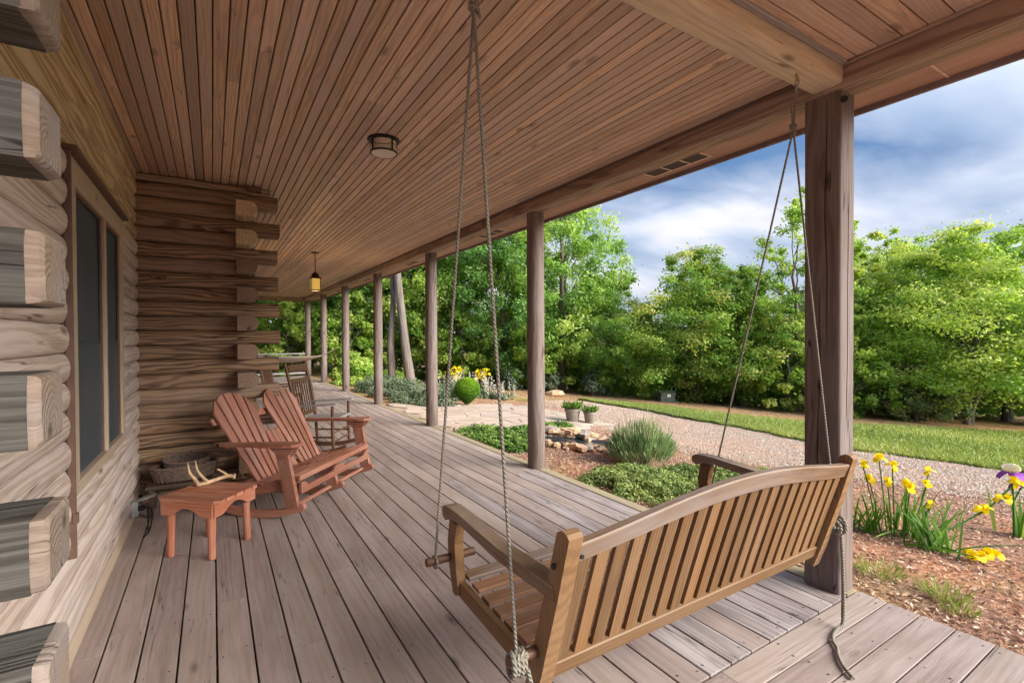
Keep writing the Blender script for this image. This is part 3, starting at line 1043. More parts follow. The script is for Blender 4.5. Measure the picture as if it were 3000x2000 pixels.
def build_roof():
    rnd = random.Random(31)
    pitch = 0.0668
    nb = int((2.93 + 0.585) / pitch)
    for i in range(nb + 1):
        x = -0.585 + pitch * i
        if x + 0.03 > 2.945:
            break
        if x + 0.03 < 0.36:
            spans = board_runs(1.40, 5.40, 1.6, 4.2, rnd)
        else:
            spans = board_runs(1.40, 19.5, 3.0, 5.8, rnd)
        for a, b in spans:
            MB().bar((x + pitch / 2, a + .0008, CEIL + 0.008), (x + pitch / 2, b - .0008, CEIL + 0.008), 0.0602, 0.016, ch=0.003).build('ceiling_board', M['ceil'], roof)
    yy = 1.33
    while yy > -0.85:
        for a, b in board_runs(-2.6, 2.945, 2.0, 4.0, rnd):
            MB().bar((a + .001, yy - 0.05, CEIL + 0.0085), (b - .001, yy - 0.05, CEIL + 0.0085), 0.094, 0.017, ch=0.003).build('ceiling_board', M['ceil'], roof)
        yy -= 0.1
    MB().box((0.4, 9.32, CEIL + 0.035), (6.4, 20.56, 0.03)).build('ceiling_backing', M['groove'], roof)
    # eave beam, rounded log section, in lengths that meet over posts
    def beam(p0, p1, w, h, r, mat, name):
        pts = []
        for cx, cz, a0 in ((w / 2 - r, -h / 2 + r, -90), (w / 2 - r, h / 2 - r, 0), (-w / 2 + r, h / 2 - r, 90), (-w / 2 + r, -h / 2 + r, 180)):
            for t in range(5):
                a = math.radians(a0 + t * 22.5)
                pts.append((cx + r * math.cos(a), cz + r * math.sin(a)))
        MB().prof(p0, p1, pts, smooth=True, off=random.random() * 8).build(name, mat, roof)
    zc = 2.79 + 0.09
    for a, b in ((-0.95, 1.40), (1.403, 7.41), (7.413, 13.40), (13.403, 19.55)):
        beam((3.0, a, zc), (3.0, b, zc), 0.165, 0.18, 0.012, M['beam'], 'eave_beam')
    beam((0.2, 19.45, zc + .001), (2.915, 19.45, zc + .001), 0.165, 0.18, 0.012, M['beam'], 'eave_beam')
    beam((-0.5, 1.388, 2.81 + 0.095), (2.935, 1.388, 2.81 + 0.095), 0.172, 0.19, 0.026, M['header'], 'header_beam')
    # trims where ceiling meets beam and wall
    MB().bar((2.905, 1.48, CEIL - 0.006), (2.905, 19.36, CEIL - 0.006), 0.022, 0.02).build('ceiling_trim', M['flash'], roof)
    MB().bar((2.905, -0.9, CEIL - 0.006), (2.905, 1.29, CEIL - 0.006), 0.022, 0.02).build('ceiling_trim', M['beam'], roof)
    MB().bar((-0.5, 1.285, CEIL - 0.006), (2.89, 1.285, CEIL - 0.006), 0.03, 0.02).build('ceiling_trim', M['greywood'], roof)
    # soffit panels with light battens, fascia, drip edge
    cut = [-1.18, 1.0, 3.44, 5.88, 8.32, 10.76, 13.2, 15.64, 18.08, 20.0]
    for a, b in zip(cut[:-1], cut[1:]):
        MB().bar((3.235, a + .002, 2.842), (3.235, b - .002, 2.842), 0.33, 0.014, ch=.001).build('soffit_panel', M['soffit'], roof)
        MB().bar((3.08, b, 2.832), (3.395, b, 2.832), 0.012, 0.006, ch=.001).build('soffit_batten', M['ventframe'], roof)
    MB().bar((3.41, -1.2, 2.875), (3.41, 20.05, 2.875), 0.022, 0.15).build('fascia', M['fascia'], roof)
    MB().bar((3.425, -1.2, 2.953), (3.425, 20.05, 2.953), 0.05, 0.012).build('drip_edge', M['flash'], roof)
    for a, b in ((0.2, 3.40),):
        MB().bar((a, 19.75, 2.842), (3.08, 19.75, 2.842), 0.42, 0.014).build('soffit_panel', M['soffit'], roof)
        MB().bar((a, 20.0, 2.875), (3.40, 20.0, 2.875), 0.022, 0.15).build('fascia', M['fascia'], roof)
    MB().bar((-3.0, -1.19, 2.875), (3.40, -1.19, 2.875), 0.022, 0.15).build('fascia', M['fascia'], roof)
    MB().bar((-3.0, -1.06, 2.842), (3.08, -1.06, 2.842), 0.24, 0.014).build('soffit_panel', M['soffit'], roof)
    # roof deck above
    MB().plate((3.44, -1.22, 2.965), (-1, 0, 0.32), (0, 1, 0), [(0, 0), (7.2, 0), (7.2, 21.3), (0, 21.3)], -0.05).build('roof_shingles', M['fascia'], roof)
    # vents: frame and three mesh panes each
    for yv in (2.68, 5.75, 8.8, 11.9, 15.0):
        fr = MB()
        for xe in (3.145, 3.305):
            fr.bar((xe, yv - .29, 2.8325), (xe, yv + .29, 2.8325), 0.016, 0.006, ch=.001)
        for ye in (-.28, -.095, .095, .28):
            fr.bar((3.153, yv + ye, 2.8325), (3.297, yv + ye, 2.8325), 0.016, 0.0055, ch=.001)
        v = fr.build('soffit_vent', M['ventframe'], roof)
        for ye in (-.1875, 0, .1875):
            MB().bar((3.225, yv + ye - .0865, 2.8335), (3.225, yv + ye + .0865, 2.8335), 0.142, 0.003, ch=.0005).build('vent_mesh', M['vent'], v)


build_roof()

# ------------------------------------------------------------------ log house
COURSE = 0.1325
house = thing('log_house', 'log house wall of stacked rounded logs with crossed corner ends', 'house')


def log_prof(h=COURSE, deep=0.085, face=0.052, out=0.085):
    """D section: flat back, top and bottom, rounded outside (+side)"""
    hh = h / 2 - 0.0006
    pts = [(-deep, -hh)]
    for t in range(9):
        a = -PI / 2 + PI * t / 8
        pts.append((face + (out - face) * math.cos(a), hh * math.sin(a)))
    pts.append((-deep, hh))
    return pts


def log(p0, p1, mat, name='log', parent=None, prof=None):
    mb = MB().prof(p0, p1, prof or log_prof(), smooth=True, off=random.random() * 20)
    return mb.build(name, mat, parent or house)


def build_house():
    rnd = random.Random(77)
    WX = -0.635          # centre line of the wall beside the window
    CY = 5.435           # centre line of the cross wall
    for k in range(21):
        z = 2.773 - COURSE * k
        jit = rnd.uniform(-.004, .004)
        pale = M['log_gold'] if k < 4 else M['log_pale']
        near_pass = (k % 2 == 1)      # the end wall's logs run through here
        y0 = 1.40 if near_pass else 0.95
        # wall with the window; outside is +X, so sweep along +Y (side = +X)
        if 0.69 < z < 2.30:
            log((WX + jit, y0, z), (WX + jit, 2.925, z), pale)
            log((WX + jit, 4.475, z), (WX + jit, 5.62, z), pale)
        else:
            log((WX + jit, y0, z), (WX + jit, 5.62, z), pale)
        # end wall near the camera, outside is -Y: sweep along +X (side = -Y)
        yc = 1.285
        if near_pass:
            mb = MB().prof((-3.0, yc, z), (-0.286, yc, z), log_prof(COURSE * 1.04, 0.085, 0.078, 0.085), smooth=False, off=rnd.random() * 9)
            mb.build('log', M['log_end'], house)
            cap = [(a * 0.985, b * 0.985) for a, b in log_prof(COURSE * 1.04, 0.085, 0.078, 0.085)]
            xe = -0.266 + rnd.uniform(-.006, .006)
            rg = [(-0.310, .96), (-0.2865, .992), (xe - .006, .965), (xe, .87)]
            vs, gs, fs = [], [], []
            nn = len(cap)
            r0 = rnd.random() * 9
            for xx, sc in rg:
                for a, b in cap:
                    vs.append((xx, yc - a * sc + .001 * rnd.gauss(0, 1), z + b * sc + .001 * rnd.gauss(0, 1)))
                    gs.append((xx * 3 + r0, a, b))
            for q in range(3):
                for k2 in range(nn):
                    fs.append((q * nn + k2, q * nn + (k2 + 1) % nn, (q + 1) * nn + (k2 + 1) % nn, (q + 1) * nn + k2))
            MB().add(vs, fs, gs, True).add(vs[-nn:], [tuple(range(nn))], gs[-nn:]).build('log_end', M['log_cut'], house)
        else:
            log((-3.0, yc, z + .001), (-0.56, yc, z + .001), M['log_end'])
        # cross wall, outside -Y
        brown = M['log_brown']
        zz = z + 0.0014
        if k % 2 == 0:
            log((-0.66, CY + jit, zz), (0.573 + rnd.uniform(-.012, .012), CY + jit, zz), brown)
        else:
            log((-0.66, CY + jit, zz), (0.36, CY + jit, zz), brown)
        # wall running on behind the corner (outside +X): its ends show beyond the cross wall
        xs = 0.283
        if k % 2 == 1:
            pr = log_prof(COURSE * 1.05, 0.087, 0.03, 0.087)
            mb = MB().prof((xs, 5.115 + rnd.uniform(-.015, .015), zz), (xs, 12.0, zz), pr, smooth=True, off=rnd.random() * 9)
            mb.build('log', brown if k > 3 else M['log_gold'], house)
        else:
            log((xs, 5.53, zz), (xs, 12.0, zz), brown)
    # boards closing the top and the base
    MB().bar((-0.56, 5.36, 2.868), (0.50, 5.36, 2.868), 0.03, 0.055).build('frieze_board', M['beam'], house)
    MB().bar((0.30, 5.32, 2.872), (0.42, 5.32, 2.872), 0.09, 0.045).build('block', M['flash'], house)
    MB().bar((-0.575, 0.9, 2.868), (-0.575, 5.34, 2.868), 0.05, 0.07).build('frieze_board', M['log_gold'], house)
    MB().prof((-0.575, 0.9, 0.033), (-0.575, 5.33, 0.033), [(-.02, -.033), (.028, -.033), (.028, -.012), (.006, .033), (-.02, .033)]).build('baseboard', M['trim'], house)
    MB().prof((-0.54, 5.352, 0.033), (0.5, 5.352, 0.033), [(-.02, -.033), (.02, -.033), (.02, .0), (.006, .033), (-.02, .033)]).build('baseboard', M['log_brown'], house)
    MB().prof((-3.0, 1.22, 0.033), (-0.56, 1.22, 0.033), [(-.02, -.033), (.02, -.033), (.006, .033), (-.02, .033)]).build('baseboard', M['trim'], house)
    # body of the house behind the logs, so no light leaks through
    for c, d in (((-1.85, 3.35, 1.45), (2.2, 3.6, 2.86)), ((-1.4, 8.8, 1.45), (3.1, 6.4, 2.86))):
        MB().box(c, d).build('inner_wall', M['darkwood'], house)
    # window: casing boards, two screened sashes, drip cap, corner strip
    X = -0.562
    w = MB().bar((X, 2.93, 2.235), (X, 4.47, 2.235), 0.035, 0.125).build('window', M['trim'], house)
    MB().bar((X, 2.945, 0.745), (X, 4.47, 0.745), 0.045, 0.055).build('sill', M['trim'], w)
    MB().bar((X, 2.995, 0.7735), (X, 2.995, 2.1715), 0.035, 0.12, (0, 1, 0)).build('casing', M['trim'], w)
    MB().bar((X, 4.425, 0.7735), (X, 4.425, 2.1715), 0.035, 0.085, (0, 1, 0)).build('casing', M['trim'], w)
    MB().bar((X + .004, 3.795, 0.7735), (X + .004, 3.795, 2.1715), 0.03, 0.05, (0, 1, 0)).build('mullion', M['trim'], w)
    for a, b in ((3.056, 3.769), (3.821, 4.382)):
        MB().box((X - .018, (a + b) / 2, 1.80), (0.01, b - a, 0.742)).build('pane', M['screen'], w)
        MB().box((X - .012, (a + b) / 2, 1.10), (0.012, b - a, 0.652)).build('screen', M['screen'], w)
        for yy in (a + .008, b - .008):
            MB().bar((X - .004, yy, 0.774), (X - .004, yy, 2.171), 0.016, 0.016, (0, 1, 0)).build('sash_frame', M['flash'], w)
        MB().bar((X - .004, a + .017, 2.163), (X - .004, b - .017, 2.163), 0.016, 0.016).build('sash_frame', M['flash'], w)
        MB().bar((X - .006, a + .017, 1.427), (X - .006, b - .017, 1.427), 0.016, 0.012).build('sash_frame', M['screen'], w)
    MB().bar((X + .024, 2.905, 2.312), (X + .024, 4.50, 2.312), 0.055, 0.022).build('drip_cap', M['flash'], w)
    MB().bar((X + .012, 2.920, 0.45), (X + .012, 2.920, 2.298), 0.030, 0.018, (0, 1, 0)).build('corner_strip', M['flash'], w)
    MB().bar((X + .024, 2.918, 0.61), (X + .024, 2.918, 0.655), 0.022, 0.024, (0, 1, 0)).build('bracket', M['flash'], w)


build_house()


# far rail closing the end of the deck
def build_rail():
    t = thing('end_rail', 'grey wooden rail closing the far end of the porch', 'railing', (0, 19.42, 0))
    MB().bar((0.4, 0, 0.84), (2.94, 0, 0.84), 0.09, 0.04).build('top_rail', M['greywood'], t)
    MB().bar((0.4, 0, 0.12), (2.94, 0, 0.12), 0.05, 0.06).build('bottom_rail', M['greywood'], t)


build_rail()
# ------------------------------------------------------------------ bench swing on ropes
random.seed(12)


def lerp(a, b, t):
    return a + (b - a) * t


def build_swing():
    t = thing('bench_swing', 'teak slatted bench swing with arched back rail hanging from ropes', 'swing', (1.735, 1.5, 0.0))
    cx, cy = 1.735, 1.5

    def P(x, y, z):
        return (x - cx, y - cy, z)
    x0, x1 = 0.885, 2.585
    # end stiles, reclined and curved like a boomerang
    def stile(x):
        yz = [(1.300, 0.295), (1.262, 0.40), (1.222, 0.53), (1.178, 0.67), (1.120, 0.850)]
        pts = []
        hw = 0.030
        for y, z in yz:
            pts.append((y - hw, z - hw * 0.3))
        top = [(1.092, 0.862), (1.104, 0.875), (1.126, 0.880), (1.150, 0.868)]
        pts = pts[:-1] + top
        for y, z in reversed(yz[:-1]):
            pts.append((y + hw, z + hw * 0.3))
        return MB().plate(P(x - 0.027, 0, 0), (0, 1, 0), (0, 0, 1), [(a - cy + cy, b) for a, b in [(p[0], p[1]) for p in pts]], 0.054, 1)
    for x in (x0 + 0.005, x1 - 0.005):
        st = stile(x)
        st.build('stile', M['swing'], t)

    def back(z):                     # y of the back plane at height z
        return float(np.interp(z, [0.295, 0.40, 0.53, 0.67, 0.85, 0.95], [1.300, 1.262, 1.222, 1.178, 1.120, 1.088]))
    # arched top rail
    nseg = 22
    vs, gs, fs = [], [], []
    for i in range(nseg + 1):
        u = i / nseg
        x = lerp(x0 + 0.028, x1 - 0.028, u)
        zt = 0.836 + 0.080 * (math.sin(PI * u) ** 1.3)
        zb = zt - 0.066 - 0.010 * math.sin(PI * u)
        for zz, dy in ((zb, 0.014), (zb + .004, 0.018), (zt - .006, 0.021), (zt, 0.015), (zt, -0.015), (zt - .006, -0.021), (zb + .004, -0.018), (zb, -0.014)):
            vs.append(P(x, back(zz) + dy, zz))
            gs.append((x, dy, zz - zt))
    for i in range(nseg):
        for k in range(8):
            fs.append((i * 8 + k, (i + 1) * 8 + k, (i + 1) * 8 + (k + 1) % 8, i * 8 + (k + 1) % 8))
    MB().add(vs, fs, gs).add(vs[:8], [tuple(range(8))], gs[:8]).add(vs[-8:], [tuple(range(7, -1, -1))], gs[-8:]).build('top_rail', M['swing_top'], t)
    # lower rail
    MB().bar(P(x0 + .028, back(.372), .372), P(x1 - .028, back(.372), .372), 0.036, 0.062, (0, -0.3, 1)).build('bottom_rail', M['swing'], t)
    # back slats
    n = 21
    for i in range(n):
        u = (i + 0.5) / n
        x = lerp(x0 + 0.035, x1 - 0.035, u)
        uu = (x - x0) / (x1 - x0)
        zt = 0.836 + 0.080 * (math.sin(PI * uu) ** 1.3) - 0.063
        a, b, c = 0.398, 0.55, zt
        mb = MB()
        vs, gs, fs = [], [], []
        for z in (a, 0.53, 0.67, c):
            for sx, dy in ((-.0255, -.008), (.0255, -.008), (.0255, .008), (-.0255, .008)):
                vs.append(P(x + sx, back(z) + dy, z))
                gs.append((z + i * 1.7, sx, dy))
        for r in range(3):
            for k in range(4):
                fs.append((r * 4 + k, r * 4 + (k + 1) % 4, (r + 1) * 4 + (k + 1) % 4, (r + 1) * 4 + k))
        mb.add(vs, fs, gs).build('back_slat', M['swing'], t)
    # seat: side rails, slats
    ya, yb, za, zb = 1.30, 1.915, 0.372, 0.415
    for x in (x0 + .012, (x0 + x1) / 2, x1 - .012):
        MB().bar(P(x, ya - (.03 if abs(x - cx) > .1 else -.01), za - .035), P(x, yb, zb - .038), 0.034, 0.06).build('seat_rail', M['swing'], t)
    ns = 7
    for i in range(ns):
        u = (i + 0.5) / ns
        y, z = lerp(ya, yb, u), lerp(za, zb, u) + 0.012 - 0.02 * math.sin(PI * u)
        MB().bar(P(x0 + .032, y, z), P(x1 - .032, y, z), 0.066, 0.018, (0, -0.07, 1)).build('seat_slat', M['swing_top' if i == ns - 1 else 'swing_seat'], t)
    # front legs of the arms and the arms themselves
    for x in (x0 + .005, x1 - .005):
        prof = [(1.880, 0.345), (1.905, 0.350), (1.945, 0.46), (1.955, 0.56), (1.935, 0.655), (1.865, 0.655), (1.885, 0.56), (1.872, 0.46), (1.850, 0.36)]
        MB().plate(P(x - .02, cy, 0), (0, 1, 0), (0, 0, 1), [(a - cy, b) for a, b in prof], 0.04, 1).build('arm_post', M['swing'], t)
        arm = [(1.158, 0.655), (1.50, 0.645), (1.84, 0.672), (1.925, 0.662), (1.958, 0.645), (1.985, 0.655), (1.995, 0.68), (1.978, 0.704), (1.93, 0.712), (1.84, 0.712), (1.50, 0.690), (1.170, 0.700)]
        MB().plate(P(x - .03, cy, 0), (0, 1, 0), (0, 0, 1), [(a - cy, b) for a, b in arm], 0.06, 0).build('arm', M['swing_top'], t)
    for x, s in ((x0, -1), (x1, 1)):
        MB().tube([P(x - s * .10, 1.93, .492), P(x + s * .125, 1.93, .492)], 0.0175, 12).build('hanger_bar', M['chair'], t)
        MB().tube([P(x - s * .10, 1.262, .452), P(x + s * .125, 1.262, .452)], 0.0175, 12).build('hanger_bar', M['chair'], t)
        MB().tube([P(x + s * .028, 1.158, .765), P(x + s * .032, 1.158, .765)], 0.010, 8).build('bolt', M['black'], t)
    MB().tube([P(x0 + .045, 1.125, .79), P(x0 + .045, 1.112, .792)], 0.007, 8).build('bolt', M['black'], t)
    return t


build_swing()


def catenary(a, b, sag, n=8):
    a, b = Vector(a), Vector(b)
    return [a.lerp(b, i / n) - Vector((0, 0, sag * 4 * (i / n) * (1 - i / n))) for i in range(n + 1)]


def ring(c, R, r, nx, ny, n=14, sy=1.0, phase=0.0, turn=1.0):
    """points of a loop in the plane spanned by nx, ny"""
    c, nx, ny = Vector(c), Vector(nx).normalized(), Vector(ny).normalized()
    return [c + nx * (R * math.cos(phase + 2 * PI * turn * i / n)) + ny * (R * sy * math.sin(phase + 2 * PI * turn * i / n)) for i in range(n + 1)]


def build_rope(x_top, z_hook, knot, front, backp, label, right):
    t = thing('swing_rope', label, 'rope', (x_top, 1.39, z_hook), 0, 'ropes of the bench swing')
    o = Vector((x_top, 1.39, z_hook))

    def L(p):
        return Vector(p) - o
    k = L(knot)
    r = 0.0056
    # doubled loop from hook to knot
    for s in (-1, 1):
        MB().tube([L((x_top + s * .004, 1.39, z_hook - .05)), k + Vector((s * .013, 0, .09)), k + Vector((s * .006, 0, .02))], r, 8).build('strand', M['rope'], t)
    # overhand knot
    mb = MB()
    mb.tube(ring(k + Vector((0, 0, .012)), .014, 0, (1, 0, .2), (0, 1, .15)), r * 1.05, 8)
    mb.tube(ring(k + Vector((0, 0, -.006)), .015, 0, (1, 0, -.25), (0, 1, .1)), r * 1.05, 8)
    mb.tube(ring(k + Vector((.002, 0, .002)), .015, 0, (.6, .2, 1), (0, 1, 0)), r * 1.05, 8)
    mb.tube([k + Vector((.012, 0, -.004)), k + Vector((.02, -.004, -.03))], r, 8)
    mb.build('knot', M['rope'], t)
    for p in (front, backp):
        MB().tube(catenary(k + Vector((0, 0, -.01)), L(p), 0.004), r, 8).build('strand', M['rope'], t)
    # front loop round the bar
    f = L(front)
    MB().tube(ring(f + Vector((0, 0, -.006)), .0245, 0, (0, 1, 0), (0, 0, 1)), r, 8).build('bar_loop', M['rope'], t)
    bk = L(backp)
    if not right:
        mb = MB()
        for i, dx in enumerate((-.020, -.006, .008, .021)):
            mb.tube(ring(bk + Vector((dx, 0, -.012)), .030 - .002 * (i % 2), 0, (0.2, 1, 0.1 * i), (0, -.1, 1), 16, 1.15), .0085, 8)
        mb.tube(ring(bk + Vector((0, -.02, .0)), .026, 0, (1, .1, .3), (.2, .1, 1), 14, .8, 0, .7), .0085, 8)
        mb.build('lashing', M['rope'], t)
        MB().tube([bk + Vector(v) for v in ((.02, -.03, -.02), (.028, -.035, -.06), (.03, -.035, -.16), (.028, -.03, -.27))], .0078, 8).build('tail', M['rope'], t)
    else:
        mb = MB()
        mb.tube(ring(bk + Vector((.012, -.012, .0)), .030, 0, (.3, 1, .1), (0, 0, 1), 16, 1.3, 0.4, 0.8), .009, 8)
        for dx in (-.012, .004, .018):
            mb.tube(ring(bk + Vector((dx, 0, -.012)), .027, 0, (.15, 1, 0), (0, 0, 1), 14, 1.1), .0085, 8)
        mb.build('lashing', M['rope'], t)
        q = Vector((0, 0, -o.z))
        pts = [Vector(backp) + Vector((.0, -.02, -.03)), Vector((2.632, 1.172, .36)), Vector((2.636, 1.168, .16)), Vector((2.628, 1.168, .03)), Vector((2.585, 1.172, .011)),
               Vector((2.52, 1.160, .010)), Vector((2.465, 1.135, .010)), Vector((2.425, 1.100, .010)), Vector((2.375, 1.072, .010)), Vector((2.32, 1.03, .010)), Vector((2.268, 0.968, .010))]
        # smooth the polyline
        sm = []
        for i in range(len(pts) - 1):
            p0, p1, p2, p3 = pts[max(i - 1, 0)], pts[i], pts[i + 1], pts[min(i + 2, len(pts) - 1)]
            for j in range(5):
                u = j / 5
                sm.append(0.5 * ((2 * p1) + (p2 - p0) * u + (2 * p0 - 5 * p1 + 4 * p2 - p3) * u * u + (3 * p1 - p0 - 3 * p2 + p3) * u ** 3))
        sm.append(pts[-1])
        MB().tube([p - o for p in sm], .0078, 9).build('tail', M['rope'], t)
        MB().tube([L((2.634, 1.176, .50)), L((2.650, 1.18, .36)), L((2.648, 1.176, .17)), L((2.636, 1.172, .05))], .0075, 8).build('tail', M['rope'], t)
    # eye screw in the beam, short chain link
    mb = MB().tube([(0, 0, .06), (0, 0, .012)], .005, 8).tube(ring((0, 0, -.008), .018, 0, (1, .3, 0), (0, 0, 1)), .0045, 8)
    mb.build('eye_screw', M['brass'], t)
    mb = MB().tube(ring((0, 0, -.040), .011, 0, (.2, 1, 0), (0, 0, 1), 14, 1.9), .0035, 8)
    mb.build('chain_link', M['steel'], t)


build_rope(0.722, 2.808, (0.722, 1.39, 2.50), (0.800, 1.93, 0.492), (0.790, 1.262, 0.452), 'swing rope whose lashing hangs beside the open arm end of the swing', False)
build_rope(2.625, 2.808, (2.628, 1.41, 2.545), (2.66, 1.93, 0.492), (2.635, 1.20, 0.505), 'swing rope by the squared post with its loose end lying on the deck', True)


# ------------------------------------------------------------------ red double rocker
def fan_back(t, y0, half_b, half_t, top, nsl, foot, lean, mat):
    """slats of a fan back; foot (x, z) local, leaning back by lean (dx, dz unit)"""
    A = Vector((0, 1, 0))
    B = Vector((lean[0], 0, lean[1])).normalized()
    gap = 0.021
    for i in range(nsl):
        f0, f1 = -1 + 2 * i / nsl, -1 + 2 * (i + 1) / nsl
        pts = [(f0 * half_b + gap / 2, 0), (f1 * half_b - gap / 2, 0)]
        for q in range(7):
            fr = f1 + (f0 - f1) * q / 6
            h = top * (1 - 0.20 * abs(fr) ** 2.3)
            half = lerp(half_b, half_t, h / top)
            sh = gap / 2 * (1 - 2 * q / 6)
            pts.append((fr * half - sh, h))
        MB().plate((foot[0], y0, foot[1]), A, B, pts, 0.018, 1).build('back_slat', mat, t)


def build_rocker():
    rz = math.atan2(-0.66, 0.75)
    t = thing('double_rocker', 'red stained double rocking chair with two fan shaped slatted backs', 'rocking chair', (0.64, 4.895, 0.0), rz)
    mt = M['red']
    for y in (-0.60, 0.0, 0.60):
        pts = []
        n = 18
        for i in range(n + 1):
            x = -0.52 + 1.0 * i / n
            pts.append((x, 0.001 + (x - 0.06) ** 2 / 2.3))
        pts += [(0.495, 0.10), (0.478, 0.128), (0.44, 0.135)]
        for i in range(n - 3, -1, -1):
            x = -0.52 + 1.0 * i / n
            pts.append((x, 0.060 + (x - 0.06) ** 2 / 2.6))
        MB().plate((0, y + 0.018, 0), (1, 0, 0), (0, 0, 1), pts, 0.036, 0).build('rocker', mt, t)
        top = 0.57 if y else 0.275
        MB().plate((0, y - 0.002 + (0.036 if y > 0 else (-0.0 if y == 0 else 0.004)), 0), (1, 0, 0), (0, 0, 1),
                   [(0.350, 0.09), (0.445, 0.115), (lerp(.445, .355, top / .57), top), (lerp(.35, .25, top / .57), top)], 0.036, 1).build('front_leg', mt, t)
        # seat side running down to the back of the rocker
        MB().plate((0, y + 0.055 * (1 if y <= 0 else -1), 0), (1, 0, 0), (0, 0, 1),
                   [(0.40, 0.235), (0.40, 0.315), (0.36, 0.328), (-0.10, 0.235), (-0.44, 0.15), (-0.46, 0.085), (-0.10, 0.15)], 0.03, 0).build('seat_side', mt, t)
    for s in (-1, 1):
        y = s * 0.60
        pts = [(-0.30, -0.025), (-0.30, 0.022), (-0.10, 0.045), (0.20, 0.080), (0.36, 0.088), (0.425, 0.072), (0.455, 0.03), (0.455, -0.02), (0.42, -0.058), (0.34, -0.066), (0.10, -0.045)]
        MB().plate((0, y, 0.573), (1, 0, 0.03), (0, 1 if s > 0 else 1, 0), [(a, b * s) for a, b in (pts if s > 0 else pts[::-1])], 0.024, 0).build('arm', mt, t)
        MB().plate((0, y - s * 0.03 + .01, 0), (1, 0, 0), (0, 0, 1), [(0.22, 0.572), (0.42, 0.572), (0.40, 0.53), (0.355, 0.49), (0.30, 0.49), (0.26, 0.53)], 0.02, 0).build('arm_bracket', mt, t)
        MB().plate((0, y + s * 0.045 + .01, 0), (1, 0, 0), (0, 0, 1), [(0.22, 0.572), (0.42, 0.572), (0.40, 0.54), (0.35, 0.50), (0.30, 0.50), (0.26, 0.54)], 0.02, 0).build('arm_bracket', mt, t)
        MB().tube([(-0.262, y - s * .02, 0.578), (-0.262, y + s * .035, 0.578)], 0.012, 10).build('bolt', M['black'], t)
    # seat slats across, front board with two scooped openings
    for i in range(6):
        u = i / 5
        x = lerp(0.395, -0.06, u)
        z = lerp(0.335, 0.235, u) - 0.02 * math.sin(PI * u)
        MB().bar((x, -0.585, z), (x, 0.585, z), 0.078 if i else 0.06, 0.02, (0.2, 0, 1)).build('seat_slat', mt, t)
    MB().bar((0.428, -0.585, 0.325), (0.428, 0.585, 0.325), 0.022, 0.045, (0.1, 0, 1)).build('seat_slat', mt, t)
    pts = [(-0.58, 0.200), (0.58, 0.200), (0.58, 0.295), (0.53, 0.290), (0.48, 0.252), (0.10, 0.252), (0.055, 0.290), (-0.055, 0.290), (-0.10, 0.252), (-0.48, 0.252), (-0.53, 0.290), (-0.58, 0.295)]
    MB().plate((0.425, 0, 0), (0, 1, 0), (0, 0, 1), pts, 0.022, 0).build('front_board', mt, t)
    MB().bar((0.37, -0.58, 0.088), (0.37, 0.58, 0.088), 0.032, 0.02, (0.2, 0, 1)).build('stretcher', mt, t)
    MB().bar((-0.40, -0.58, 0.13), (-0.40, 0.58, 0.13), 0.05, 0.025).build('stretcher', mt, t)
    lean = (-0.50, 0.866)
    for y in (-0.31, 0.31):
        fan_back(t, y, 0.165, 0.272, 0.84, 5, (-0.035, 0.225), lean, mt)
    for i in range(3):
        y = -0.085 + 0.062 * i
        MB().plate((-0.045, y, 0.235), (0, 1, 0), (lean[0], 0, lean[1]), [(0, 0), (0.055, 0), (0.055, 0.40), (0, 0.40)], 0.018, 1).build('middle_slat', mt, t)
    for d in (0.40, 0.62):
        MB().bar((-0.035 + lean[0] * d - .03, -0.56, 0.225 + lean[1] * d - .018), (-0.035 + lean[0] * d - .03, 0.56, 0.225 + lean[1] * d - .018), 0.06, 0.022, (0.866, 0, 0.5)).build('back_brace', mt, t)


build_rocker()


# ------------------------------------------------------------------ red side table with antler
def build_table():
    rz = math.atan2(-0.66, 0.75)
    t = thing('side_table', 'small red slatted side table with round legs holding an antler', 'table', (-0.0255, 3.945, 0), rz)
    mt = M['red_table']
    for sx in (-1, 1):
        for sy in (-1, 1):
            MB().tube([(sx * .158, sy * .165, 0), (sx * .156, sy * .163, .005), (sx * .150, sy * .158, .31)], [.021, .023, .025], 14).build('leg', mt, t)
    # aprons with an arched underside
    for s in (-1, 1):
        arch = [(-.19, .372), (-.19, .285), (-.115, .285)] + [(-.115 + .23 * i / 8, .285 + .052 * math.sin(PI * i / 8)) for i in range(1, 8)] + [(.115, .285), (.19, .285), (.19, .372)]
        MB().plate((0, s * .192 + .01, 0), (1, 0, 0), (0, 0, 1), arch, 0.02, 0).build('apron', mt, t)
        MB().plate((s * .192 - .01, 0, 0), (0, 1, 0), (0, 0, 1), arch[::1], 0.02, 0).build('apron', mt, t)
    n = 5
    for i in range(n):
        y = -0.205 + 0.41 * (i + .5) / n
        clip = 0.035 if i in (0, n - 1) else 0
        a, b = -0.232, 0.232
        w = 0.0345
        pts = [(a + (clip if i == 0 else 0), -w), (b - (clip if i == 0 else 0), -w), (b, -w + clip * .8), (b, w - clip * .8), (b - (clip if i == n - 1 else 0), w), (a + (clip if i == n - 1 else 0), w), (a, w - clip * .8), (a, -w + clip * .8)] if clip else [(a, -w), (b, -w), (b, w), (a, w)]
        MB().plate((0, y, 0.373), (1, 0, 0), (0, 1, 0), pts, 0.02, 0).build('top_slat', mt, t)


build_table()


